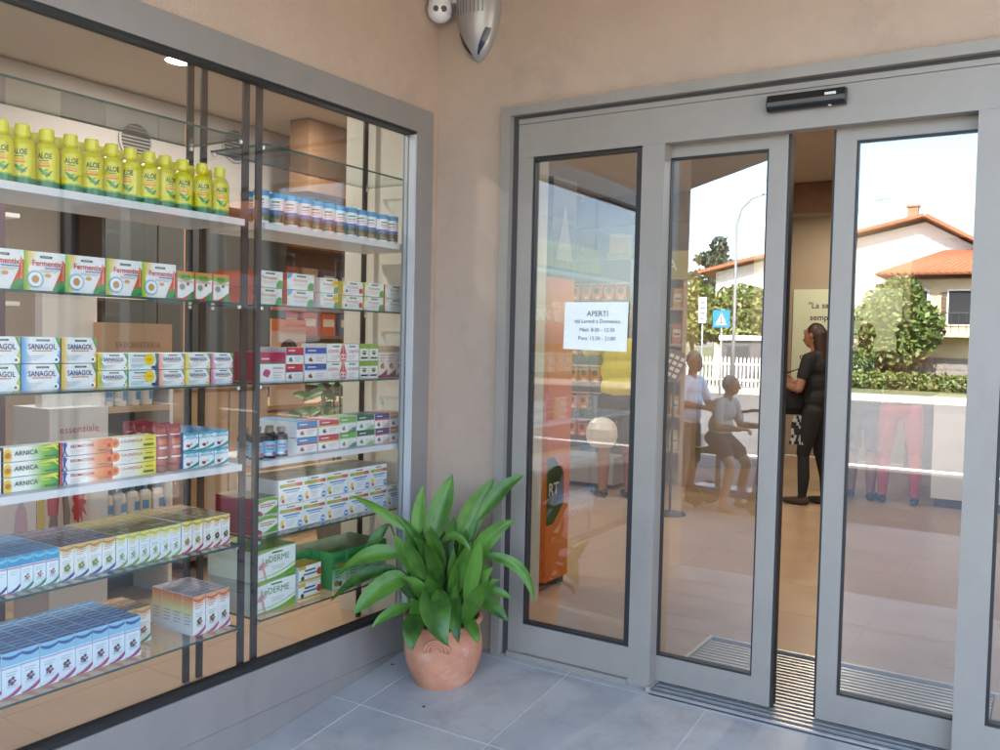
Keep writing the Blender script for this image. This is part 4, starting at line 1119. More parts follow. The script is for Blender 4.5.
# ------------------------------------------------------------------ interior: behind the window
t = thing('vent_bulkhead', 'pale bulkhead with two round louvred grilles under the shop ceiling', 'bulkhead', (-3.0, 0, 0))
mb = MB(); mb.box(-.5, 0, -2.2, 2.3, 2.38, 3.045); mb.build('casing', mat('bulkhead_grey', (.36, .34, .32), .9), t)
for yc, zc in ((.53, 2.72), (1.41, 2.86)):
    mb = MB(); mb.lathe([(.13, .0), (.135, .012), (.118, .014), (.115, .004)], 28, (.001, yc, zc), axis='x', caps=False); ring = mb.build('grille', mat('vent_grey', (.30, .29, .29), .5), t)
    for k in range(9):
        z = -.096 + .024 * k; w_ = math.sqrt(.115 ** 2 - z * z)
        mb = MB(); mb.cbox((.006, yc, zc + z), (.016, 2 * w_, .004), Matrix.Rotation(.6, 3, 'Y')); mb.build('louvre', MATS['vent_grey'], ring)
    mb = MB(); mb.lathe([(.001, .0005), (.118, .0005)], 28, (.001, yc, zc), axis='x', caps=False); mb.build('opening', M_gap, ring)

# white open shelf rack at the far left
t = thing('white_shelf_unit', 'white open shelf unit with small white boxes behind the left rack', 'shelf unit', (-1.75, -1.25, 0))
mb = MB(); mb.box(-.35, -.33, -.9, .27, 0, 2.3); mb.build('back_panel', M_whiteboard, t)
for y in (-.30, .17):
    mb = MB(); mb.box(-.02, .02, y - .02, y + .02, 0, 2.3); mb.build('upright', mat('plum_steel', (.10, .06, .085), .5), t)
for z in (.45, .82, 1.16, 1.53, 1.95):
    mb = MB(); mb.box(-.33, .0, -.9, .27, z - .02, z); mb.build('shelf', M_whiteboard, t)
k = 0
for z, zn in ((.82, 'second'), (1.16, 'third'), (1.53, 'fourth')):
    for j in range(6):
        mb = MB(); mb.box(-.18, 0, -.075, .075, 0, .10, (.62, .62, .63)); mb.box(0, .0008, -.06, -.01, .05, .075, (.35, .36, .42)); mb.box(0, .0008, -.06, .05, .02, .035, (.45, .45, .5))
        o = mb.build('small_box', M_print, None, (-1.80, -1.96 + .165 * j, z)); tag(o, f'plain white medicine box, {ORD[j]} from left on {zn} white shelf up', 'box', 'white boxes on the white shelf unit')
t = tag(boxpart('display_board', (-1.62, -1.56, -.98, -.70, .02, 1.56), M_whiteboard), 'tall blank white display board behind the left rack', 'board')
# white end display with printed word
t = thing('curved_display', 'white cardboard floor display with red word on its curved header', 'display', (-1.45, -.86, 0))
mb = MB(); mb.box(-.3, 0, -.15, .15, .0, 1.03, (.72, .73, .74)); put_text(mb, 'essenziale', .0, .93, .035, 'x', (.55, .10, .20), .22, off=.0015); mb.build('body', M_print, t)
t = thing('bottle_shelf', 'white shelf stand with pale wood edge holding care bottles', 'shelf unit', (-1.48, -.52, 0))
mb = MB(); mb.box(-.32, 0, .19, .21, 0, 1.18); mb.box(-.32, 0, -.21, -.19, 0, 1.18); mb.build('side_panel', M_whiteboard, t)
mb = MB(); mb.box(-.32, -.30, -.19, .19, 0, 1.18); mb.build('back_panel', M_darkcab, t)
for z in (.45, 1.02):
    mb = MB(); mb.box(-.30, .0, -.19, .19, z - .03, z); mb.build('shelf', M_lwood if z > 1 else M_whiteboard, t)
def carebottle():
    mb = MB(); mb.lathe([(.034, 0), (.036, .004), (.036, .10), (.030, .12), (.014, .128), (.014, .150), (.001, .151)], 14, cols=[(.75, .72, .68)] * 4 + [(.15, .35, .6)] * 2)
    mb.box(.0355, .0368, -.016, .016, .03, .075, (.12, .32, .60)); o = mb.build('care_bottle', M_plastic); me = o.data; bpy.data.objects.remove(o); return me
cb = carebottle()
for z, zn, n_ in ((.45, 'lower', 5), (1.02, 'upper', 4)):
    for j in range(n_): place('care_bottle', cb, -1.53, -.52 - .15 + .075 * j, z, f'small white care bottle, {ORD[j]} from left, {zn} shelf of white stand', 'bottle', 'care bottles', rz=random.uniform(-.5, .5))
# cardboard carton on top
mb = MB(); mb.box(-.28, 0, -.20, .20, 0, .26, (.46, .31, .21)); put_text(mb, 'ERBORISTERIA', 0, .15, .03, 'x', (.28, .12, .10), .26, off=.001); mb.lathe([(.001, .001), (.025, .001)], 16, (.0, .06, .07), axis='x', col=(.5, .2, .2), caps=False)
o = mb.build('cardboard_carton', M_paint, None, (-1.48, -.52, 1.20)); tag(o, 'brown cardboard carton with dark print on the white bottle shelf', 'carton')
o.location.z = 1.181
# dark cabinet with orange strip
t = thing('dark_cabinet', 'tall dark grey cabinet with panelled doors deep in the shop', 'cabinet', (-3.1, 1.1, 0))
mb = MB(); mb.box(-.5, 0, -.75, .95, 0, 2.32); mb.build('carcass', M_darkcab, t)
for k in range(4):
    mb = MB(); mb.box(.0, .02, -.74 + .425 * k, -.33 + .425 * k, .1, 2.28); d_ = mb.build('door', mat('cabinet_door', (.055, .062, .062), .35), t)
    mb = MB(); mb.box(.021, .04, -.36 + .425 * k, -.345 + .425 * k, 1.0, 1.25); mb.build('handle', M_steel, d_)
mb = MB(); mb.box(.022, .03, -.10, -.05, 1.2, 2.25); mb.build('orange_strip', mat('orange_trim', (.45, .2, .07), .6), t)
# light wood furniture
for nm, lab, b in [('wood_counter', 'light wood counter block behind the red tubes', (-2.3, -1.75, -.02, .62, 0, 1.10)),
                   ('wood_cabinet', 'light wood cabinet behind the right display rack', (-2.6, -2.0, .80, 1.9, 0, .92))]:
    x0, x1, y0, y1, z0, z1 = b
    t = thing(nm, lab, 'counter', (x1, (y0 + y1) / 2, 0)); hw = (y1 - y0) / 2
    mb = MB(); mb.box(x0 - x1, -.02, -hw, hw, .06, z1 - .03); mb.build('body', M_lwood, t)
    mb = MB(); mb.box(x0 - x1 - .01, .01, -hw - .01, hw + .01, z1 - .03, z1); mb.build('top', M_lwood, t, bevel=.004)
    for k in range(2):
        mb = MB(); mb.box(-.02, 0, -hw + .01 + hw * k, -.01 + hw * k, .08, z1 - .05); mb.build('door', M_lwood, t, bevel=.003)
t = thing('wood_wall_unit', 'dark brown wooden wall unit with wide shelves behind the canisters', 'shelf unit', (-3.2, 2.6, 0))
mb = MB(); mb.box(-.4, -.36, -.5, 1.3, 0, 2.6); mb.box(-.36, 0, -.5, -.46, 0, 2.6); mb.box(-.36, 0, 1.26, 1.3, 0, 2.6); mb.build('carcass', M_wood, t)
for z in (.6, 1.0, 1.4, 1.8, 2.2):
    mb = MB(); mb.box(-.36, 0, -.46, 1.26, z - .03, z); mb.build('shelf', M_wood, t)
for z, zn in ((1.0, 'second'), (1.4, 'third'), (1.8, 'fourth')):
    for j in range(7):
        c = random.choice([(.5, .12, .06), (.45, .35, .25), (.1, .12, .2), (.55, .5, .4), (.25, .3, .12)])
        mb = MB(); mb.box(-.2, 0, -.09, .09, 0, .2, c); mb.box(0, .001, -.07, .07, .08, .15, (.6, .58, .5))
        o = mb.build('shelf_box', M_print, None, (-3.25, 2.27 + .24 * j, z)); tag(o, f'boxed goods, {ORD[j]} from left on {zn} shelf of brown wall unit', 'box', 'boxes on the brown wall unit')
# posters leaning low
t = thing('white_poster', 'white poster with standing figure in lilac at lower left', 'poster', (-1.42, -1.22, .34))
mb = MB(); mb.box(-.012, 0, -.13, .13, 0, .42, (.72, .71, .74)); mb.build('board', M_print, t)
mb = MB(); x_ = .0012
mb.add([(x_, .02, .05), (x_, .10, .05), (x_, .085, .24), (x_, .06, .30), (x_, .035, .24)], [(0, 1, 2, 3, 4)], (.55, .42, .55)); mb.lathe([(.001, x_), (.018, x_)], 12, (0, .06, .325), axis='x', col=(.45, .28, .22), caps=False)
for z in (.1, .24, .33): mb.box(.0008, .0012, -.09, -.05, z, z + .035, (.2, .2, .24))
mb.build('print', M_print, t)
t = thing('sun_poster', 'colourful poster with red splash and brown figures behind the left rack', 'poster', (-1.42, -.955, .34))
mb = MB(); mb.box(-.012, 0, -.13, .13, 0, .42, (.66, .58, .50)); mb.build('board', M_print, t)
mb = MB()
mb.add([(x_, -.128, .002), (x_, -.09, .002), (x_, -.10, .41), (x_, -.128, .41)], [(0, 1, 2, 3)], (.6, .42, .03)); mb.add([(x_, -.09, .41), (x_, -.08, .2), (x_, -.03, .2), (x_, -.02, .41)], [(0, 1, 2, 3)], (.45, .03, .05))
mb.add([(x_, -.09, .002), (x_, -.02, .002), (x_, -.035, .2), (x_, -.07, .2)], [(0, 1, 2, 3)], (.17, .08, .05)); mb.add([(x_ * 1.2, 0, .002), (x_ * 1.2, .02, .002), (x_ * 1.2, .03, .2), (x_ * 1.2, .0, .41), (x_ * 1.2, -.02, .41), (x_ * 1.2, -.005, .2)], [(0, 1, 2, 3, 4, 5)], (.2, .1, .06))
sp = []
for k in range(22):
    r_ = random.uniform(.03, .065) if k % 2 else random.uniform(.06, .085); sp.append((x_ * 1.5, .075 + r_ * .6 * math.cos(k * 6.283 / 22), .24 + r_ * 1.6 * math.sin(k * 6.283 / 22)))
mb.add(sp, [tuple(range(22))], (.55, .06, .06)); mb.build('print', M_print, t)
# portrait card
t = thing('portrait_card', 'counter card with portrait of dark haired head behind the right rack', 'poster', (-1.95, .98, .925))
mb = MB(); mb.box(-.01, 0, -.16, .16, 0, .58, (.55, .42, .34)); mb.box(0, .001, -.16, .16, .50, .58, (.6, .18, .05)); mb.build('board', M_print, t)
mb = MB(); mb.lathe([(.001, .002), (.085, .002)], 18, (0, .0, .36), axis='x', col=(.05, .03, .025), caps=False); mb.lathe([(.001, .003), (.058, .003)], 18, (0, -.01, .33), axis='x', col=(.42, .24, .17), caps=False)
mb.add([(.0025, -.12, .1), (.0025, .12, .1), (.0025, .06, .26), (.0025, -.06, .26)], [(0, 1, 2, 3)], (.5, .3, .22)); mb.build('print', M_print, t)
# green plant inside
t = thing('indoor_plant', 'bushy green indoor plant standing behind the right display rack', 'plant', (-1.25, .74, 0))
mb = MB(); mb.lathe([(.11, 0), (.15, .28), (.155, .3), (.14, .3), (.13, .27), (.001, .27)], 24, col=(.2, .19, .18)); mb.build('pot', M_paint, t)
M_leaf2 = mat('ivy_leaf', (.05, .12, .02), .5)
for i in range(70):
    a = random.uniform(0, 6.283); r_ = random.uniform(.02, .26); z = random.uniform(.75, 1.16)
    p = Vector((r_ * math.cos(a), r_ * math.sin(a), z)); d_ = Vector((math.cos(a), math.sin(a), random.uniform(-.5, .5))).normalized() * random.uniform(.08, .14)
    leaf_obj('leaf', [p, p + d_ * .5 + Vector((0, 0, .02)), p + d_], random.uniform(.05, .09), t, Vector((.6, -.5, .6)), None, M_leaf2, ns=5, m_=1)
mb = MB()
for i in range(7):
    a = i * .9; mb.tube([(0, 0, .26), (.05 * math.cos(a), .05 * math.sin(a), .7), (.14 * math.cos(a), .14 * math.sin(a), 1.1)], .006, 6, (.06, .09, .03))
mb.build('stem', M_paint, t)

# ------------------------------------------------------------------ interior: seen through the doors
t = thing('orange_display_stand', 'tall orange and black display column inside the fixed pane', 'display', (.12, 1.05, 0))
mb = MB(); mb.box(-.30, 0, -.14, .13, .05, 1.75, (.78, .17, .03)); mb.box(-.30, 0, -.14, .13, 1.751, 2.3, (.045, .04, .045)); mb.build('body', M_print, t)
mb = MB(); mb.box(-.27, -.03, -.14, .14, 0, .05, (.05, .05, .05)); mb.build('base', M_print, t)
mb = MB(); mb.add([(.0015, -.138, .37), (.0015, -.06, .37), (.0015, .06, .47), (.0015, .06, .65), (.0015, -.06, .75), (.0015, -.138, .75)], [tuple(range(6))], (.02, .02, .02))
put_text(mb, 'RT', -.06, .57, .07, 'x', (.75, .72, .7), .15, .02, .003)
mb.add([(.0015, -.1, 1.85), (.0015, .1, 1.85), (.0015, .0, 2.15)], [(0, 1, 2)], (.30, .28, .28)); mb.build('print', M_print, t)

t = thing('peg_display', 'dark pegboard stand hung with orange packs left of the entrance', 'display', (-1.36, 4.6, 0))
mb = MB(); mb.box(-.38, .34, 0, .04, .05, 2.2, (.07, .07, .075)); mb.box(-.38, -.35, -.012, 0, 0, 2.25, (.2, .2, .2)); mb.box(.31, .34, -.012, 0, 0, 2.25, (.2, .2, .2)); mb.build('backboard', M_paint, t)
mb = MB(); mb.box(-.38, .34, -.36, 0, .05, .30, (.30, .29, .28)); mb.build('plinth', M_paint, t)
for r in range(6):
    mb = MB(); mb.tube([(-.34, -.015, .62 + .27 * r), (.31, -.015, .62 + .27 * r)], .006, 6, (.5, .5, .5)); mb.build('rail', M_paint, t)
def packm():
    mb = MB(); mb.box(-.05, .05, -.03, 0, -.16, 0, (.60, .12, .02)); mb.lathe([(.001, -.0315), (.03, -.031)], 14, (-.005, 0, -.07), axis='y', col=(.03, .03, .03), caps=False); mb.box(-.045, .045, -.0312, -.0305, -.03, -.01, (.05, .05, .05))
    mb.box(-.02, .03, -.0318, -.031, -.15, -.125, (.6, .55, .5)); o = mb.build('blister_pack', M_plastic); me = o.data; bpy.data.objects.remove(o); return me
pk = packm()
for r in range(6):
    for j in range(5):
        if (r * 5 + j) in (7, 13, 22): continue
        place('blister_pack', pk, -1.36 - .27 + .125 * j, 4.575, .62 + .27 * r - .002, f'orange and black hanging pack, {ORD[j]} from left, {ORD[r]} row from bottom', 'pack', 'orange packs on the pegboard', rz=random.uniform(-.06, .06))
t = tag(boxpart('light_tinted_pillar', (-1.62, -1.45, 5.3, 5.5, 0, 2.55), mat('pillar_yellow_light', (.72, .52, .22), .7)), 'pale yellow square pillar behind the pegboard stand', 'pillar')  # yellow light on the pillar is put into its base colour

t = thing('shelf_bay', 'wooden shelf bay of yellow goods with an olive header board', 'shelf unit', (-.98, 5.2, 0))
mb = MB(); mb.box(-.46, .40, 0, .04, 0, 2.3); mb.box(-.46, -.42, -.32, 0, 0, 2.3); mb.box(.36, .40, -.32, 0, 0, 2.3); mb.build('carcass', M_lwood, t)
for z in (.35, .7, 1.05, 1.4, 1.75):
    mb = MB(); mb.box(-.42, .36, -.32, 0, z - .025, z); mb.build('shelf', M_lwood, t)
mb = MB(); mb.box(-.46, .40, -.34, -.321, 2.02, 2.3, (.35, .30, .05)); put_text(mb, 'NATURA', -.0, 2.16, .11, 'y', (.75, .72, .5), .6, .01, -.342); mb.build('header_board', M_print, t)
for z, zn in ((.35, 'lowest'), (.7, 'second'), (1.05, 'third'), (1.4, 'fourth'), (1.75, 'top')):
    for j in range(6):
        c = random.choice([(.62, .42, .05), (.55, .30, .05), (.66, .55, .30), (.5, .16, .05)])
        mb = MB(); mb.box(-.05, .05, -.1, 0, 0, .19, c); mb.box(-.04, .04, -.1008, -.1, .06, .14, (.7, .66, .5)); mb.box(-.03, .03, -.1014, -.1008, .08, .10, (.25, .12, .04))
        o = mb.build('yellow_box', M_print, None, (-1.33 + .126 * j, 5.05, z)); tag(o, f'yellow or amber goods box, {ORD[j]} from left, {zn} shelf of wooden bay', 'box', 'boxes in the wooden shelf bay')
t = thing('card_stand', 'tilted price card on a slim stand in front of the shelf bay', 'stand', (-.16, 3.5, 0))
mb = MB(); mb.tube([(0, 0, .03), (0, 0, 1.15)], .011, 8, (.05, .05, .05)); mb.lathe([(.13, 0), (.13, .012), (.02, .03)], 20, col=(.05, .05, .05)); mb.build('pole', M_paint, t)
mb = MB(); Mx = Matrix.Rotation(.35, 3, 'Y') @ Matrix.Rotation(-.35, 3, 'X'); mb.cbox((0, -.01, 1.22), (.17, .012, .25), Mx, (.10, .05, .04))
for k in range(4):
    for q in range(3): mb.cbox(Vector((0, -.01, 1.22)) + Mx @ Vector((-.05 + .05 * q, -.008, -.08 + .05 * k)), (.035, .002, .03), Mx, (.62, .58, .5))
mb.build('card', M_print, t)
t = thing('quote_panel', 'pale lit wall panel printed with a dark quotation at the shop back', 'panel', (.25, 8.245, .70))
mb = MB(); mb.box(-.66, .62, -.02, 0, 0, 1.42, (.66, .74, .60))
for i, s_ in enumerate(['"La salute non è', 'semplicemente', 'assenza di malattia', 'ma uno stato di', 'completo benessere', 'fisico e mentale"']):
    put_text(mb, s_, -.13, 1.22 - i * .165, .10, 'y', (.06, .05, .045), None, .012, -.0215, 1.0, False, .95)
mb.build('board', M_paint, t)
t = thing('white_counter', 'white sales counter at the right behind the door leaf', 'counter', (2.15, 5.6, 0))
mb = MB(); mb.box(-.58, 1.2, -.28, .35, .08, .94); mb.build('body', M_whiteboard, t, bevel=.004)
mb = MB(); mb.box(-.55, 1.17, -.25, .33, 0, .08); mb.build('plinth', M_darkcab, t)
mb = MB(); mb.box(-.61, 1.23, -.31, .38, .94, .98); mb.build('top', M_whiteboard, t, bevel=.004)

for x_, y_, lab in ((.05, -.33, 'tiny dry leaf scrap on the tiles left of the pot'), (.40, -.56, 'tiny dry leaf scrap on the tiles in front of the pot')):
    mb = MB(); mb.add([(-.008, 0, .001), (0, -.005, .003), (.009, .001, .001), (.002, .006, .004)], [(0, 1, 2, 3)], (.03, .022, .015))
    mb.add([(-.008, 0, .0), (0, -.005, .0), (.009, .001, .0), (.002, .006, .0)], [(3, 2, 1, 0)], (.03, .022, .015))
    o = mb.build('leaf_scrap', M_paint, None, (x_, y_, rz_(y_) + .001)); tag(o, lab, 'debris', 'leaf scraps on the forecourt')

t = thing('added_dark_unit', 'dark brown shelf unit along the back wall behind the counter', 'shelf unit', (2.0, 8.24, 0))  # added unit, keeps the view behind the right door leaf dark
mb = MB(); mb.box(-1.0, 1.6, -.04, 0, 0, 2.7); mb.box(-1.0, -.96, -.34, -.04, 0, 2.7); mb.box(1.56, 1.6, -.34, -.04, 0, 2.7); mb.build('carcass', mat('dark_backdrop_wood', (.07, .04, .025), .5, nscale=6, namt=.2), t)
for z in (.5, .95, 1.4, 1.85, 2.3):
    mb = MB(); mb.box(-.96, 1.56, -.33, -.04, z - .03, z); mb.build('shelf', mat('dark_backdrop_wood'), t)

# ------------------------------------------------------------------ people
PAL = {}
def ball_pts(c, r, n=14, m=9):
    vs = [(c[0], c[1], c[2] - r[2])]
    for j in range(1, m):
        a = -math.pi / 2 + math.pi * j / m
        for k in range(n):
            b = 2 * math.pi * k / n
            vs.append((c[0] + r[0] * math.cos(a) * math.cos(b), c[1] + r[1] * math.cos(a) * math.sin(b), c[2] + r[2] * math.sin(a)))
    vs.append((c[0], c[1], c[2] + r[2]))
    fs = [(0, 1 + (k + 1) % n, 1 + k) for k in range(n)]
    for j in range(m - 2):
        for k in range(n): fs.append((1 + j * n + k, 1 + j * n + (k + 1) % n, 1 + (j + 1) * n + (k + 1) % n, 1 + (j + 1) * n + k))
    L = 1 + (m - 2) * n
    fs += [(L + k, L + (k + 1) % n, len(vs) - 1) for k in range(n)]
    return vs, fs
class Fig:
    def __init__(s): s.pr = []
    def cap(s, a, ra, b, rb, tag_): s.pr.append(('c', np.array(a, float), float(ra), np.array(b, float), float(rb), tag_))
    def chain(s, pts, tag_):
        for i in range(len(pts) - 1): s.cap(pts[i][:3], pts[i][3], pts[i + 1][:3], pts[i + 1][3], tag_)
    def ell(s, c, r, tag_): s.pr.append(('e', np.array(c, float), np.array(r, float), None, None, tag_))
    def hand(s, wrist, d, palm, curl, tag_='skin', side=1):
        """wrist point, pointing direction d, palm normal; five separate fingers"""
        w = Vector(wrist); d = Vector(d).normalized(); nrm = Vector(palm); nrm = (nrm - d * nrm.dot(d)).normalized(); sd = d.cross(nrm) * side
        c = w + d * .045
        for k in (-.022, 0, .022): s.cap(w + d * .01 + sd * k * .7, .015, c + d * .035 + sd * k, .0135, tag_)
        for k, ln in ((-.030, .060), (-.010, .072), (.010, .068), (.029, .052)):
            b = c + d * .035 + sd * k; p1 = b + (d * math.cos(curl * .5) + nrm * math.sin(curl * .5)) * ln * .5; p2 = p1 + (d * math.cos(curl * 1.3) + nrm * math.sin(curl * 1.3)) * ln * .5
            s.cap(b, .0095, p1, .0088, tag_); s.cap(p1, .0088, p2, .0075, tag_)
        b = w + d * .03 - sd * .03; p1 = b + (d * .6 - sd * .7 + nrm * .35).normalized() * .035; p2 = p1 + (d * .85 - sd * .2 + nrm * .4).normalized() * .03
        s.cap(b, .0125, p1, .011, tag_); s.cap(p1, .011, p2, .009, tag_)
    def mesh(s, name, colors, vox=.0085, smooth=5):
        V, F = [], []
        for q in s.pr:
            if q[0] == 'e': v, f = ball_pts(q[1], q[2])
            else:
                a, ra, b, rb = q[1:5]; d = b - a; L = np.linalg.norm(d); d = d / max(L, 1e-6)
                u = np.cross(d, [0, 0, 1.]) if abs(d[2]) < .9 else np.cross(d, [1., 0, 0]); u /= np.linalg.norm(u); w = np.cross(d, u)
                n = 12; rows = []
                for t in (-80, -50, -20, 0): rows.append((a + d * ra * math.sin(math.radians(t)), ra * math.cos(math.radians(t))))
                for t in (0, 20, 50, 80): rows.append((b + d * rb * math.sin(math.radians(t)), rb * math.cos(math.radians(t))))
                v = []
                for c, r in rows:
                    for k in range(n): v.append(tuple(c + (u * math.cos(6.2832 * k / n) + w * math.sin(6.2832 * k / n)) * r))
                f = [(j * n + k, j * n + (k + 1) % n, (j + 1) * n + (k + 1) % n, (j + 1) * n + k) for j in range(7) for k in range(n)]
                f += [tuple(reversed(range(n))), tuple(7 * n + k for k in range(n))]
            o = len(V); V += v; F += [tuple(i + o for i in x) for x in f]
        me = bpy.data.meshes.new(name); me.from_pydata([tuple(map(float, p)) for p in V], [], F)
        ob = bpy.data.objects.new(name, me); COL.objects.link(ob)
        r = ob.modifiers.new('r', 'REMESH'); r.mode = 'VOXEL'; r.voxel_size = vox; r.use_smooth_shade = True
        sm = ob.modifiers.new('s', 'SMOOTH'); sm.iterations = smooth; sm.factor = .5
        dg = bpy.context.evaluated_depsgraph_get()
        me2 = bpy.data.meshes.new_from_object(ob.evaluated_get(dg)); bpy.data.objects.remove(ob)
        nP = len(me2.polygons); C_ = np.zeros(nP * 3); me2.polygons.foreach_get('center', C_); C_ = C_.reshape(-1, 3)
        best = np.full(nP, 1e9); tags = sorted(set(q[5] for q in s.pr)); idx = np.zeros(nP, int)
        for q in s.pr:
            if q[0] == 'e':
                k = np.linalg.norm((C_ - q[1]) / q[2], axis=1); dist = (k - 1) * q[2].min()
            else:
                a, ra, b, rb = q[1:5]; ab = b - a; t = np.clip(((C_ - a) @ ab) / max(ab @ ab, 1e-9), 0, 1)
                dist = np.linalg.norm(C_ - (a + t[:, None] * ab), axis=1) - (ra + (rb - ra) * t)
            m_ = dist < best; best[m_] = dist[m_]; idx[m_] = tags.index(q[5])
        for tg in tags:
            me2.materials.append(colors[tg])
        me2.polygons.foreach_set('material_index', idx.astype('i4')); me2.polygons.foreach_set('use_smooth', [True] * nP); me2.update()
        return me2
SK = mat('skin_tan', (.42, .225, .15), .55, nscale=20, namt=.08); SK2 = mat('skin_brown', (.30, .14, .085), .55, nscale=20, namt=.08)
def cl(name, c=(.1,.1,.1), r=.85): return mat('cloth_' + name, c, r, nscale=14, namt=.08, bscale=30, bamt=.35, bdist=.01)
def stand(f, H=1.72, lean=0, stance=.12, arms=None, shirt='shirt', leg='legs', shorts=True, step=0.0, foot='shoe', sock='sock', hair='hair', long_hair=False, female=False, sleeve=.45, head_dir=(1, 0, -.1)):
    """figure facing +x, feet on z=0"""
    k = H / 1.75; Z = lambda z: z * k
    hipw = .095 * k
    lx = lambda z: lean * max(0, z - .9) * k
    for s_ in (-1, 1):
        fx = step * s_
        an = (fx, s_ * stance, Z(.085)); kn = (fx * .6 + .03, s_ * stance * .95, Z(.50)); hp = (0, s_ * hipw, Z(.90))
        f.chain([(*an, .040 * k), (an[0] * .9 + kn[0] * .1 - .008, an[1], Z(.27), .058 * k if not shorts else .056 * k), (*kn, .056 * k)], 'skin' if shorts else leg)
        th = [(*kn, .058 * k), (kn[0] * .5, s_ * (stance * .5 + hipw * .5) , Z(.68), .078 * k), (*hp, .094 * k)]
        if shorts:
            f.cap(kn, .056 * k, th[1][:3], .072 * k, 'skin'); f.chain([(kn[0] * .85, th[0][1], Z(.54), .082 * k), (*th[1][:3], .090 * k), (*hp, .102 * k)], leg)
        else: f.chain([(a, b, c, r + .006) for a, b, c, r in th], leg)
        f.cap((an[0], an[1], Z(.11)), .041 * k, (an[0], an[1], Z(.16)), .044 * k, sock)
        f.cap((an[0] - .03, an[1], .040), .038, (an[0] + .07, an[1] + s_ * .012, .034), .036, foot); f.cap((an[0] + .07, an[1] + s_ * .012, .034), .036, (an[0] + .15, an[1] + s_ * .022, .030), .028, foot)
    f.ell((0, 0, Z(.93)), (.115 * k, .165 * k, .12 * k), leg)
    f.ell((lx(1.02), 0, Z(1.03)), (.130 * k, .178 * k, .15 * k), shirt); f.ell((lx(1.18) + .01, 0, Z(1.18)), (.130 * k, .176 * k, .17 * k), shirt)
    f.ell((lx(1.32), 0, Z(1.33)), (.115 * k, .175 * k, .13 * k), shirt)
    f.cap((lx(1.42), -.13 * k, Z(1.42)), .062 * k, (lx(1.42), .13 * k, Z(1.42)), .062 * k, shirt)
    nx = lx(1.5)
    f.cap((nx, 0, Z(1.44)), .056 * k, (nx + .02 + lean * .06, 0, Z(1.56)), .050 * k, 'skin')
    hx = nx + .035 + lean * .12; hz = Z(1.635); d = Vector(head_dir).normalized()
    head = Vector((hx, 0, hz))
    f.ell(head, (.092 * k, .072 * k, .108 * k), 'skin'); f.ell(head + d * .03 * k + Vector((0, 0, -.06 * k)), (.058 * k, .05 * k, .05 * k), 'skin')
    f.cap(head + d * .085 * k + Vector((0, 0, .01 * k)), .010 * k, head + d * .105 * k + Vector((0, 0, -.022 * k)), .015 * k, 'skin')
    sd = d.cross(Vector((0, 0, 1))).normalized()
    for s_ in (-1, 1):
        f.ell(head + sd * .074 * k * s_ - d * .008 * k, (.018 * k, .012 * k, .03 * k), 'skin')
        f.ell(head + d * .082 * k + sd * .03 * k * s_ + Vector((0, 0, .012 * k)), (.012 * k, .012 * k, .008 * k), 'eye')
    f.cap(head + d * .085 * k + sd * .018 * k + Vector((0, 0, -.052 * k)), .007 * k, head + d * .085 * k - sd * .018 * k + Vector((0, 0, -.052 * k)), .007 * k, 'lip')
    f.ell(head - d * .022 * k + Vector((0, 0, .022 * k)), (.088 * k, .080 * k, .102 * k), hair); f.ell(head - d * .045 * k + Vector((0, 0, -.01 * k)), (.065 * k, .074 * k, .085 * k), hair)
    if long_hair:
        f.cap(head - d * .06 * k, .075 * k, head - d * .085 * k - Vector((0, 0, .22 * k)), .062 * k, hair)
    A = arms or {}
    for s_ in (-1, 1):
        sh = Vector((lx(1.42), s_ * .185 * k, Z(1.41)))
        el, wr = A.get(s_, (Vector((.0, s_ * .25 * k, Z(1.12))), Vector((.08, s_ * .25 * k, Z(.88)))))
        el, wr = Vector(el), Vector(wr)
        cut = sh.lerp(el, sleeve / .6 if sleeve < .6 else 1)
        f.cap(sh, .050 * k, el, .040 * k, 'skin'); f.cap(sh, .062 * k, cut, .056 * k, shirt)
        f.cap(el, .041 * k, el.lerp(wr, .35), .040 * k, 'skin'); f.cap(el.lerp(wr, .35), .040 * k, wr, .026 * k, 'skin')
        dd = (wr - el).normalized(); f.hand(wr, dd, Vector((0, -s_, 0)) + Vector((.2, 0, .1)), .7, 'skin', s_)
    return head
def person(name, f, colors, loc, rz, label):
    base = {'eye': M_black, 'lip': mat('lip', (.35, .12, .10), .5), 'sock': cl('white', (.7, .69, .66)), 'shoe': cl('grey_shoe', (.28, .28, .28)), 'hair': cl('grey_hair', (.52, .50, .47)), 'skin': SK}
    base.update(colors)
    o = link(name, f.mesh(name, base), None, loc); o.rotation_euler = (0, 0, rz)
    return tag(o, label, 'person')
V3 = lambda *a: Vector(a)
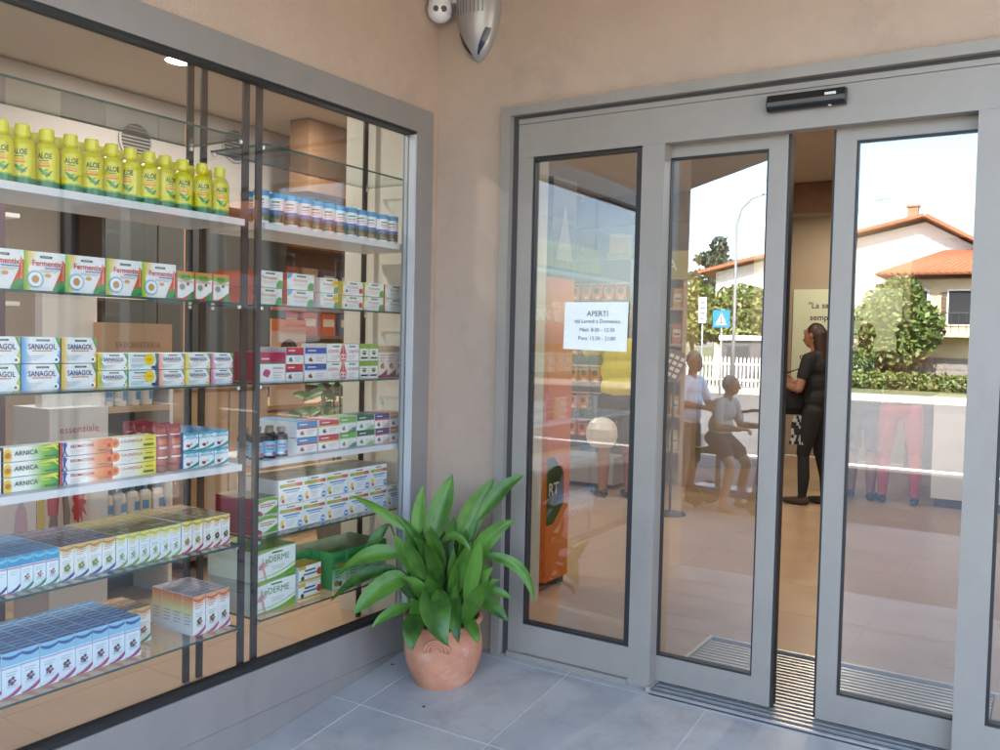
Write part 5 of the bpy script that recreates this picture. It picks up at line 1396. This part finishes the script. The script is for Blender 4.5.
# man in the white T-shirt, standing outside and mirrored in the door
f = Fig(); hd = stand(f, 1.69, .06, .15, {1: (V3(.10, .27, 1.13), V3(.33, .16, 1.10)), -1: (V3(.08, -.27, 1.12), V3(.30, -.16, 1.12))}, step=.05, head_dir=(1, .1, -.3))
person('person', f, {'shirt': cl('white_shirt', (.80, .81, .84)), 'legs': cl('khaki', (.20, .18, .14)), 'shoe': cl('grey_shoe', (.28, .28, .28))}, (-.92, -5.75, ZS - .005), .25,
       'person in white T-shirt and khaki shorts with white socks standing outside')
t = thing('shoulder_bag', 'pale blue cloth bag slung at the side of the person in white', 'bag', (-1.06, -5.53, ZS + .78), .25)
mb = MB()
for j in range(8):
    w_ = .20 * (1 - .05 * abs(j - 3)); d_ = .05 * math.sin(math.pi * (j + .6) / 8.4) + .012
    cur = [(-w_ * .5, -d_, j * .045), (w_ * .5, -d_, j * .045), (w_ * .5, d_, j * .045), (-w_ * .5, d_, j * .045)]
    if j: mb.add(prev + cur, [(0, 1, 5, 4), (1, 2, 6, 5), (2, 3, 7, 6), (3, 0, 4, 7)] + ([(3, 2, 1, 0)] if j == 1 else []) + ([(4, 5, 6, 7)] if j == 7 else []), (.42, .52, .66) if j % 3 else (.20, .32, .5))
    prev = cur
mb.build('pouch', M_cloth, t)
mb = MB(); mb.tube([(-.06, 0, .31), (.0, -.01, .48), (.06, -.03, .62), (.10, -.12, .66)], .010, 6, (.22, .3, .42)); mb.build('strap', M_cloth, t)
# man perched on a blue scooter
f = Fig()
f.ell((0, 0, .76), (.15, .17, .11), 'legs'); f.ell((.02, 0, .90), (.13, .165, .15), 'shirt'); f.ell((.05, 0, 1.06), (.12, .175, .14), 'shirt'); f.cap((.07, -.13, 1.15), .06, (.07, .13, 1.15), .06, 'shirt')
f.cap((.08, 0, 1.17), .052, (.11, 0, 1.26), .048, 'skin')
H_ = Vector((.13, 0, 1.335)); f.ell(H_, (.092, .073, .105), 'skin'); f.ell(H_ + V3(.03, 0, -.05), (.055, .048, .048), 'skin'); f.cap(H_ + V3(.085, 0, 0), .01, H_ + V3(.102, 0, -.025), .014, 'skin')
f.ell(H_ + V3(-.028, 0, .02), (.080, .079, .096), 'hair')
for s_ in (-1, 1):
    f.ell(H_ + V3(0, .074 * s_, -.005), (.016, .012, .028), 'skin'); f.ell(H_ + V3(.083, .03 * s_, .01), (.012, .012, .008), 'eye')
    f.chain([(0.02, s_ * .10, .74, .10), (.16, s_ * .15, .62, .088)], 'legs'); f.cap((.16, s_ * .15, .62), .066, (.24, s_ * .18, .50), .058, 'skin')
    f.chain([(.24, s_ * .18, .50, .056), (.20, s_ * .19, .30, .056), (.16, s_ * .19, .09, .040)], 'skin'); f.cap((.14, s_ * .19, .04), .036, (.28, s_ * .205, .03), .028, 'shoe')
    sh = V3(.07, s_ * .18, 1.14); el = V3(.12, s_ * .27, .90); wr = V3(.36, s_ * .24, .90)
    f.cap(sh, .05, el, .042, 'skin'); f.cap(sh, .064, sh.lerp(el, .7), .058, 'shirt'); f.cap(el, .042, wr, .028, 'skin'); f.hand(wr, (wr - el), V3(0, 0, -1), 1.2, 'skin', s_)
person('person', f, {'shirt': cl('grey_shirt', (.42, .40, .37)), 'legs': cl('dark_shorts', (.04, .042, .06)), 'shoe': cl('tan_sandal', (.25, .14, .09))}, (-.58, -5.80, ZS - .005), .15,
       'grey haired person in grey shirt perched on a blue scooter outside')
t = thing('mobility_scooter', 'blue mobility scooter standing outside under the grey haired person', 'scooter', (-.50, -5.80, ZS - .005), .15)
BL = (.03, .09, .26)
mb = MB(); mb.box(-.32, .52, -.13, .13, .16, .24, BL); mb.build('deck', M_plastic, t, bevel=.02)
mb = MB(); mb.box(-.22, .06, -.17, .17, .60, .66, (.03, .03, .035)); mb.build('seat', M_cloth, t, bevel=.025)
mb = MB(); mb.tube([(-.08, 0, .22), (-.08, 0, .61)], .03, 10, (.2, .2, .2)); mb.build('seat_post', M_paint, t)
mb = MB(); mb.add([(.36, -.15, .22), (.56, -.13, .22), (.56, .13, .22), (.36, .15, .22), (.44, -.12, .78), (.52, -.10, .78), (.52, .10, .78), (.44, .12, .78)], [(0, 3, 2, 1), (4, 5, 6, 7), (0, 1, 5, 4), (2, 3, 7, 6), (3, 0, 4, 7), (1, 2, 6, 5)], BL); mb.build('cowl', M_plastic, t, bevel=.03)
mb = MB(); mb.tube([(.48, 0, .76), (.40, 0, 1.06)], .025, 10, (.15, .15, .16)); mb.build('tiller', M_paint, t)
mb = MB(); mb.tube([(.30, -.27, 1.08), (.40, -.2, 1.10), (.42, 0, 1.08), (.40, .2, 1.10), (.30, .27, 1.08)], .016, 8, (.03, .03, .03)); mb.build('handlebar', M_paint, t)
for x_, y_ in ((-.28, -.2), (-.28, .2), (.48, -.18), (.48, .18)):
    mb = MB(); mb.lathe([(.05, -.035), (.12, -.035), (.13, -.02), (.13, .02), (.12, .035), (.05, .035)], 18, (x_, y_, .13), axis='y', col=(.03, .03, .03)); w_ = mb.build('wheel', M_paint, t)
    mb = MB(); mb.lathe([(.001, -.03), (.055, -.03), (.055, .03), (.001, .03)], 14, (x_, y_, .13), axis='y', col=(.45, .45, .46)); mb.build('hub', M_paint, w_)
# woman in black seen through the gap
f = Fig(); hd = stand(f, 1.60, .02, .09, {1: (V3(.05, .24, 1.03), V3(.27, .12, 1.05)), -1: (V3(.04, -.25, 1.03), V3(.27, -.10, 1.07))}, shorts=False, long_hair=True, step=.06, sock='skin', sleeve=.34, head_dir=(1, 0, -.25))
person('person', f, {'shirt': cl('black_top', (.012, .012, .014)), 'legs': cl('black_trousers', (.012, .012, .013)), 'hair': cl('dark_hair', (.035, .014, .010), .5), 'shoe': cl('dark_sandal', (.05, .03, .025)), 'skin': SK2}, (.70, 4.72, 0), 2.9,
       'dark haired person in black clothes standing in the open door gap')
t = thing('black_handbag', 'large black handbag hanging on the arm of the person in black', 'bag', (.50, 4.60, .80), .2)
mb = MB()
rows = [(.20, .05, 0), (.26, .075, .06), (.27, .07, .12), (.22, .05, .20), (.10, .03, .24)]
for j, (w_, d_, z) in enumerate(rows):
    cur = [(w_ * .62 * math.cos(a) - .02, d_ * math.sin(a), z) for a in np.linspace(0, 2 * math.pi, 14, endpoint=False)]
    if j: mb.add(prev + cur, [(i, (i + 1) % 14, 14 + (i + 1) % 14, 14 + i) for i in range(14)], (.012, .012, .014), smooth=True)
    else: mb.add(cur, [tuple(reversed(range(14)))], (.012, .012, .014))
    prev = cur
mb.add(prev, [tuple(range(14))], (.012, .012, .014)); mb.build('pouch', M_cloth, t)
mb = MB(); mb.tube([(-.08, 0, .23), (-.04, 0, .36), (.06, 0, .40), (.10, 0, .23)], .009, 6, (.012, .012, .014)); mb.build('strap', M_cloth, t)
t = thing('patterned_scarf', 'black and white patterned scarf hanging below the handbag', 'scarf', (.57, 4.58, .54), .2)
for j in range(9):
    for i in range(6):
        q_ = .010 * math.sin(j * .8) + .004 * j; mb = MB(); mb.box(-.06 + .021 * i + q_, -.0395 + .021 * i + q_, -.010 - .008 * math.sin(i * 1.3), .0, .028 * j, .0275 + .028 * j, (.45, .44, .42) if random.random() < .45 else (.03, .03, .03)); mb.build('patch', M_cloth, t)
# person in yellow with a helmet
f = Fig(); stand(f, 1.70, 0, .10, {1: (V3(.22, .25, 1.30), V3(.36, .16, 1.46)), -1: (V3(-.02, -.26, 1.06), V3(.06, -.27, .84))}, step=.06)
person('person', f, {'shirt': cl('yellow_shirt', (.62, .52, .02)), 'legs': cl('black_shorts', (.02, .02, .022)), 'shoe': cl('black_shoe', (.04, .04, .045)), 'hair': cl('dark_hair'), 'skin': SK2}, (-.84, 3.92, 0), 2.5,
       'person in yellow T-shirt and black shorts standing behind the fixed pane')
t = thing('white_helmet', 'white scooter helmet held low by the person in yellow', 'helmet', (-.84, 3.60, .62))
mb = MB()
pr = [(.085, -.13), (.118, -.09), (.128, -.03), (.125, .03), (.105, .08), (.06, .115), (.001, .128)]
mb.lathe(pr, 22, col=(.74, .72, .66), sx=1.08); mb.build('shell', M_plastic, t)
mb = MB(); mb.lathe([(.080, -.131), (.001, -.129)], 22, col=(.03, .03, .03), caps=False); mb.build('lining', M_cloth, t)
mb = MB(); vs = []
for i in range(9):
    a = -2.4 + 1.7 * i / 8
    for r_, z in ((.131, -.045), (.130, .025)): vs.append((r_ * 1.08 * math.cos(a), r_ * math.sin(a), z))
mb.add(vs, [(2 * i, 2 * i + 2, 2 * i + 3, 2 * i + 1) for i in range(8)], (.62, .60, .52), smooth=True); mb.build('visor', M_plastic, t)
# person in red trousers, person with bare legs
f = Fig(); stand(f, 1.64, .03, .13, {1: (V3(.06, .24, 1.08), V3(.28, .14, 1.10)), -1: (V3(.05, -.24, 1.08), V3(.27, -.12, 1.08))}, shorts=False, sock='legs', step=.03, long_hair=True)
person('person', f, {'shirt': cl('maroon_top', (.10, .03, .035)), 'legs': cl('red_trousers', (.50, .06, .07)), 'shoe': cl('black_wedge', (.015, .015, .018)), 'hair': cl('dark_hair')}, (1.31, 5.28, 0), 1.75,
       'person in red trousers standing at the white counter behind the right door')
f = Fig(); stand(f, 1.62, .03, .09, {1: (V3(.06, .24, 1.08), V3(.28, .14, 1.10)), -1: (V3(.05, -.24, 1.08), V3(.27, -.12, 1.08))}, shorts=True, sock='shoe', step=.04, long_hair=True)
person('person', f, {'shirt': cl('navy_top', (.03, .035, .06)), 'legs': cl('navy_skirt', (.03, .03, .05)), 'shoe': cl('black_boot', (.03, .03, .035)), 'hair': cl('brown_hair', (.10, .05, .03)), 'skin': SK2}, (.98, 5.35, 0), 1.6,
       'bare legged person in dark clothes beside the one in red trousers')

# ------------------------------------------------------------------ the street across (seen as reflections in the glass)
def foliage_mat(name, a, b):
    m = bpy.data.materials.new(name); m.use_nodes = True; t = m.node_tree; bs = t.nodes['Principled BSDF']
    g_ = t.nodes.new('ShaderNodeNewGeometry'); cr = t.nodes.new('ShaderNodeValToRGB')
    cr.color_ramp.elements[0].color = (*a, 1); cr.color_ramp.elements[1].color = (*b, 1)
    t.links.new(g_.outputs['Random Per Island'], cr.inputs[0]); t.links.new(cr.outputs[0], bs.inputs['Base Color']); bs.inputs['Roughness'].default_value = .6
    MATS[name] = m; return m
FG = foliage_mat('foliage_green', (.035, .075, .015), (.12, .17, .03)); FY = foliage_mat('foliage_light', (.06, .11, .02), (.17, .20, .045)); FD = foliage_mat('foliage_dark', (.012, .03, .014), (.04, .07, .03))
M_bark = mat('bark', (.10, .07, .05), .9, nscale=8, namt=.3)
rng = np.random.default_rng(5)
def crown(name, blobs, n, size, m, parent):
    V = []; 
    tot = sum(b[3] * b[4] for b in blobs)
    for cx, cy_, cz, rx, rz2 in blobs:
        k = int(n * rx * rz2 / tot)
        d = rng.normal(size=(k, 3)); d /= np.linalg.norm(d, axis=1)[:, None]; r = rng.uniform(.45, 1.05, k) ** .6
        c = d * r[:, None] * np.array([rx, rx, rz2]) + np.array([cx, cy_, cz])
        a = rng.normal(size=(k, 3)); a /= np.linalg.norm(a, axis=1)[:, None]; b = np.cross(a, rng.normal(size=(k, 3))); b /= np.linalg.norm(b, axis=1)[:, None]
        s_ = size * rng.uniform(.6, 1.3, k)[:, None]
        V.append(np.stack([c - a * s_, c + b * s_ * .5, c + a * s_, c - b * s_ * .5], 1).reshape(-1, 3))
    V = np.concatenate(V); nq = len(V) // 4
    me = bpy.data.meshes.new(name); me.from_pydata(V.tolist(), [], [(4 * i, 4 * i + 1, 4 * i + 2, 4 * i + 3) for i in range(nq)]); me.materials.append(m)
    return link(name, me, parent)
def tree(label, x, y, blobs, n, size, m, trunk_h, tr=.12):
    t = thing('tree', label, 'tree', (x, y, ZS), group='trees across the street')
    mb = MB(); mb.tube([(0, 0, -.05), (.05, .02, trunk_h * .5), (0, 0, trunk_h)], [tr, tr * .8, tr * .5], 8)
    for b in blobs[:6]: mb.tube([(0, 0, trunk_h * .7), (b[0] * .5, b[1] * .5, (trunk_h + b[2]) * .5), (b[0] * .9, b[1] * .9, b[2])], [tr * .45, tr * .3, tr * .12], 6)
    mb.build('trunk', M_bark, t); crown('crown', blobs, n, size, m, t)
tree('round bushy green tree in front of the white gabled house', -3.9, -40, [(0, 0, 3.2, 1.5, 1.6), (-.9, .3, 2.6, 1.1, 1.2), (1.0, .2, 2.7, 1.1, 1.2), (.2, -.4, 4.2, .9, .9), (.1, .5, 1.6, 1.3, .9)], 5200, .16, FG, 2.2)
tree('low light green tree beside the street lamp', -9.7, -36, [(0, 0, 3.4, 1.3, 1.1), (-1.0, .2, 2.9, 1.0, 1.0), (.9, .2, 3.0, 1.0, 1.0), (.2, .3, 2.2, 1.3, .8)], 4200, .15, FY, 2.2)
tree('small feathery tree left of the street sign', -11.4, -34.5, [(0, 0, 3.6, .9, 1.1), (.4, .2, 2.6, .9, .9), (-.6, 0, 2.8, .8, 1.0)], 2600, .15, FY, 2.2)
tree('dark cedar tree rising beyond the rooftops', -18.9, -60, [(0, 0, 8.9, .7, .7), (-.5, 0, 8.0, 1.3, .6), (.7, 0, 7.4, 1.5, .5), (-.8, 0, 6.7, 1.7, .5), (.5, 0, 6.0, 2.1, .6), (-.3, 0, 5.0, 2.3, .7)], 2600, .22, FD, 8.5, .2)
tree('dark evergreen standing right of the gabled house', 4.5, -41, [(0, 0, 2.6, 1.4, 1.6), (.3, 0, 4.0, 1.0, 1.1)], 3000, .16, FG, 2.4)
t = thing('hedge', 'long clipped green hedge along the far pavement', 'hedge', (0, -38, ZS))
crown('foliage', [(-5.4 + .55 * i, 0, .35, .50, .42) for i in range(26)], 6500, .10, FY, t)
t = thing('shrub', 'loose green shrub behind the hedge below the house', 'shrub', (-5.0, -39.2, ZS)); crown('foliage', [(-.4, 0, .9, .9, .8), (.7, 0, 1.2, .7, .7)], 2200, .12, FG, t)
t = thing('stone_garden_wall', 'grey stone garden wall behind the hedge', 'wall', (-2.0, -41.5, ZS))
wm = mat('garden_stone', (.22, .20, .19), .9, nscale=5, namt=.2)
for r in range(5):
    for c in range(12):
        mb = MB() if (r + c) == 0 else None
        if mb: mb.box(-.27, .27, -.14, .14, -.13, .13); o = mb.build('stone', wm, t, bevel=.02); sm_ = o.data; o.location = (-2.4, 0, .14)
        else:
            o = link('stone', sm_, t, (-2.4 + .56 * c + (.28 if r % 2 else 0), 0, .14 + .275 * r)); b_ = o.modifiers.new('bevel', 'BEVEL'); b_.width = .02; b_.segments = 1
# picket fence
t = thing('picket_fence', 'white picket fence along the far pavement left of the hedge', 'fence', (-8.6, -31, ZS))
pm = mat('white_fence_paint', (.74, .73, .70), .6)
mb = MB(); mb.add([(-.035, -.012, 0), (.035, -.012, 0), (.035, .012, 0), (-.035, .012, 0), (-.035, -.012, 1.10), (.035, -.012, 1.10), (.035, .012, 1.10), (-.035, .012, 1.10), (0, -.012, 1.17), (0, .012, 1.17)],
                   [(0, 1, 5, 8, 4), (3, 7, 9, 6, 2), (0, 4, 7, 3), (1, 2, 6, 5), (4, 8, 9, 7), (5, 6, 9, 8)]); o = mb.build('picket', pm, t); pme = o.data; bpy.data.objects.remove(o)
for i in range(46): link('picket', pme, t, (-2.6 + .155 * i, 0, .12))
for z in (.38, 1.0): mb = MB(); mb.box(-2.7, 4.5, .013, .05, z - .04, z + .04); mb.build('rail', pm, t)
# street lamp, signs, kiosk
t = thing('street_lamp', 'tall grey street lamp with curved arm across the road', 'street lamp', (-7.15, -27, ZS))
mb = MB(); mb.tube([(0, 0, 0), (0, 0, 3), (-.02, 0, 5.9), (.12, 0, 6.45), (.5, 0, 6.82), (.95, 0, 6.93)], [.07, .055, .045, .04, .035, .03], 10); mb.build('pole', mat('galvanised', (.35, .36, .37), .5, metal=.5), t)
mb = MB(); mb.lathe([(.001, -.03), (.09, -.02), (.10, .02), (.04, .06), (.001, .07)], 14, (1.0, 0, 6.93), sx=1.9); mb.build('head', mat('lamp_head', (.55, .55, .53), .4), t)
t = thing('crossing_sign', 'square blue pedestrian crossing sign with white triangle', 'sign', (-7.56, -26.9, ZS))
mb = MB(); mb.tube([(0, 0, 0), (0, 0, 2.95)], .03, 8, (.4, .4, .4)); mb.build('pole', M_paint, t)
mb = MB(); mb.box(-.30, .30, .031, .05, 2.36, 2.96, (.02, .22, .58)); mb.add([(-.2, .052, 2.45), (.2, .052, 2.45), (0, .052, 2.86)], [(0, 2, 1)], (.75, .76, .76)); mb.box(-.02, .02, .0525, .0535, 2.56, 2.74, (.03, .03, .03)); mb.box(-.06, .06, .0525, .0535, 2.50, 2.54, (.03, .03, .03)); mb.build('plate', M_paint, t)
t = thing('notice_post', 'narrow white upright street sign beside the crossing sign', 'sign', (-8.25, -26.9, ZS))
mb = MB(); mb.tube([(0, 0, 0), (0, 0, 3.4)], .03, 8, (.4, .4, .4)); mb.build('pole', M_paint, t)
mb = MB(); mb.box(-.14, .14, .031, .05, 2.5, 3.42, (.72, .73, .74))
for k in range(4): mb.box(-.10, .10, .0505, .052, 2.62 + .19 * k, 2.69 + .19 * k, (.2, .2, .24))
mb.build('plate', M_paint, t)
t = thing('grey_kiosk', 'dark grey street kiosk with pale flat roof behind the fence', 'kiosk', (-8.5, -33.5, ZS))
mb = MB(); mb.box(-.95, 2.2, -.8, .8, 0, 1.95); mb.build('body', mat('kiosk_grey', (.09, .09, .10), .5), t)
mb = MB(); mb.box(-1.05, 2.3, -.9, .9, 1.95, 2.15); mb.build('roof', pm, t)
mb = MB(); mb.box(-.7, .2, .8, .82, .9, 1.7); mb.build('window', mat('kiosk_glass', (.05, .06, .07), .1), t)
M_hw = mat('house_white', (.76, .73, .68), .85, nscale=2, namt=.03); M_hc = mat('house_cream', (.62, .50, .34), .85, nscale=2, namt=.05)
def roof_mat():
    m = mat('clay_tiles', (.36, .125, .06), .8, nscale=6, namt=.2)
    return m
M_roof = roof_mat()
def slab(mb, pts, th, mi=0):
    a = [Vector(p) for p in pts]; nrm = (a[1] - a[0]).cross(a[2] - a[0]).normalized()
    if nrm.z < 0: a.reverse(); nrm = -nrm
    b = [p + nrm * th for p in a]; n = len(a)
    mb.add(a + b, [tuple(reversed(range(n))), tuple(range(n, 2 * n))] + [(i, (i + 1) % n, n + (i + 1) % n, n + i) for i in range(n)], mi=mi)
def roof_plane(parent, e0, e1, r1, r0, name='roof'):
    """tiled slope: e0-e1 eave, r0-r1 ridge; a slab with rows of barrel tiles"""
    mb = MB(); slab(mb, [e0, e1, r1, r0], .10)
    e0, e1, r0, r1 = map(Vector, (e0, e1, r0, r1)); n = int((e1 - e0).length / .28)
    nrm = (e1 - e0).cross(r0 - e0).normalized(); nrm = nrm if nrm.z > 0 else -nrm
    for i in range(n):
        t_ = (i + .5) / n; a = e0.lerp(e1, t_) + nrm * .10; b = r0.lerp(r1, t_) + nrm * .10
        mb.tube([a, b], .085, 6)
    return mb.build(name, M_roof, parent)
h = thing('gabled_house', 'white gabled house with red clay roof across the street', 'house', (0, 0, 0))
yh = -44.0
prof_ = [(-13.6, ZS), (1.6, ZS), (1.6, 4.75), (-3.25, 7.55), (-13.6, 5.35)]
mb = MB(); n = 5; v = [(x, yh, z) for x, z in prof_] + [(x - 1.5, yh - 11, z) for x, z in prof_]
mb.add(v, [tuple(range(n)), tuple(reversed(range(n, 2 * n)))] + [(i, n + i, n + (i + 1) % n, (i + 1) % n) for i in range(n)]); mb.build('wall', M_hw, h)
rf = roof_plane(h, (-14.4, yh + .7, 5.25), (-16.0, yh - 11.6, 5.25), (-4.8, yh - 11.6, 7.75), (-3.25, yh + .7, 7.75))
roof_plane(h, (2.4, yh + .7, 4.45), (.8, yh - 11.6, 4.45), (-4.8, yh - 11.6, 7.75), (-3.25, yh + .7, 7.75))
mb = MB(); mb.box(-4.5, -4.0, yh - 3.4, yh - 2.9, 7.0, 8.75); mb.box(-4.56, -3.94, yh - 3.46, yh - 2.84, 8.75, 8.85); mb.build('chimney', mat('chimney_brick', (.42, .2, .13), .9), h)
mb = MB(); mb.tube([(-5.4, yh - 3, 7.2), (-5.4, yh - 3, 9.4)], .03, 6)
for k in range(7): mb.tube([(-6.0 + .2 * k, yh - 3.35, 9.2 + .03 * k), (-6.0 + .2 * k, yh - 2.65, 9.2 + .03 * k)], .012, 5)
mb.tube([(-6.1, yh - 3, 9.17), (-4.6, yh - 3, 9.4)], .018, 5); mb.build('antenna', mat('galvanised'), h)
# lower porch wing with its own hipped roof
mb = MB(); mb.box(-13.4, 1.5, yh + .02, yh + 2.2, ZS, 4.35) if False else None
mb = MB(); mb.box(-4.2, 5.5, yh + .05, yh + 2.6, ZS, 4.6); mb.build('porch_wall', M_hc, h)
mb = MB(); A, B, Cc, D = (-4.9, yh + 3.4, 4.75), (6.2, yh + 3.4, 4.75), (4.8, yh + .2, 6.0), (-2.4, yh + .2, 6.0)
rp = roof_plane(h, A, B, Cc, D, 'porch_roof')
mb = MB(); slab(mb, [A, D, (-4.9, yh + .1, 4.75)], .1); mb.build('porch_roof_end', M_roof, h)
mb = MB(); mb.box(-13.55, 1.55, yh + .01, yh + .05, ZS, 4.2); mb.build('lower_facade', M_hc, h)
for xw, zw, ww, hw in ((-1.4, 2.55, .9, 1.5), (-3.2, 2.55, .9, 1.5), (.8, 2.55, .9, 1.5), (3.6, 2.55, .9, 1.5)):
    mb = MB(); mb.box(xw - ww / 2 - .08, xw + ww / 2 + .08, yh + 2.6, yh + 2.66, zw - .08, zw + hw + .08); w_ = mb.build('window', pm, h)
    mb = MB(); mb.box(xw - ww / 2, xw + ww / 2, yh + 2.661, yh + 2.68, zw, zw + hw); mb.build('pane', mat('dark_pane', (.03, .035, .04), .08), w_)
    for k in range(10): mb = MB(); mb.box(xw - ww / 2 - .3, xw - ww / 2 - .1, yh + 2.62, yh + 2.66, zw + .15 * k, zw + .15 * k + .10) ; mb.build('shutter_slat', mat('shutter', (.16, .11, .07), .6), w_)
mb = MB(); mb.box(-4.4, 5.6, yh + 2.6, yh + 3.7, 1.95, 2.12); bl = mb.build('balcony', M_hc, h)
for k in range(34): mb = MB(); mb.box(-4.35 + .3 * k, -4.32 + .3 * k, yh + 3.62, yh + 3.65, 2.12, 3.0); mb.build('baluster', mat('iron', (.05, .05, .055), .5), bl)
mb = MB(); mb.box(-4.4, 5.6, yh + 3.6, yh + 3.68, 3.0, 3.05); mb.build('handrail', mat('iron'), bl)
# second house to the right of the viewer, seen by double reflection
h = thing('red_roofed_house', 'orange rendered house with red roof along the side street', 'house', (21, -16, ZS))
mb = MB(); mb.box(0, 8, -9, 9, 0, 5.2); mb.build('wall', mat('house_orange', (.45, .20, .11), .85, nscale=2, namt=.05), h)
roof_plane(h, (-.8, -9.6, 5.1), (-.8, 9.6, 5.1), (4, 9.6, 7.2), (4, -9.6, 7.2)); roof_plane(h, (8.8, -9.6, 5.1), (8.8, 9.6, 5.1), (4, 9.6, 7.2), (4, -9.6, 7.2))
for yw in (-6.5, -3.2, 0, 3.2, 6.5):
    for zw in (.9, 3.3):
        mb = MB(); mb.box(-.06, 0, yw - .6, yw + .6, zw - .08, zw + 1.4); w_ = mb.build('window', pm, h)
        mb = MB(); mb.box(-.08, -.061, yw - .5, yw + .5, zw, zw + 1.3); mb.build('pane', mat('dark_pane'), w_)
mb = MB(); mb.box(-1.1, -.01, -8, 8, 2.6, 2.85); mb.box(-1.1, -1.0, -8, 8, 2.85, 3.7); mb.build('balcony', M_hw, h)
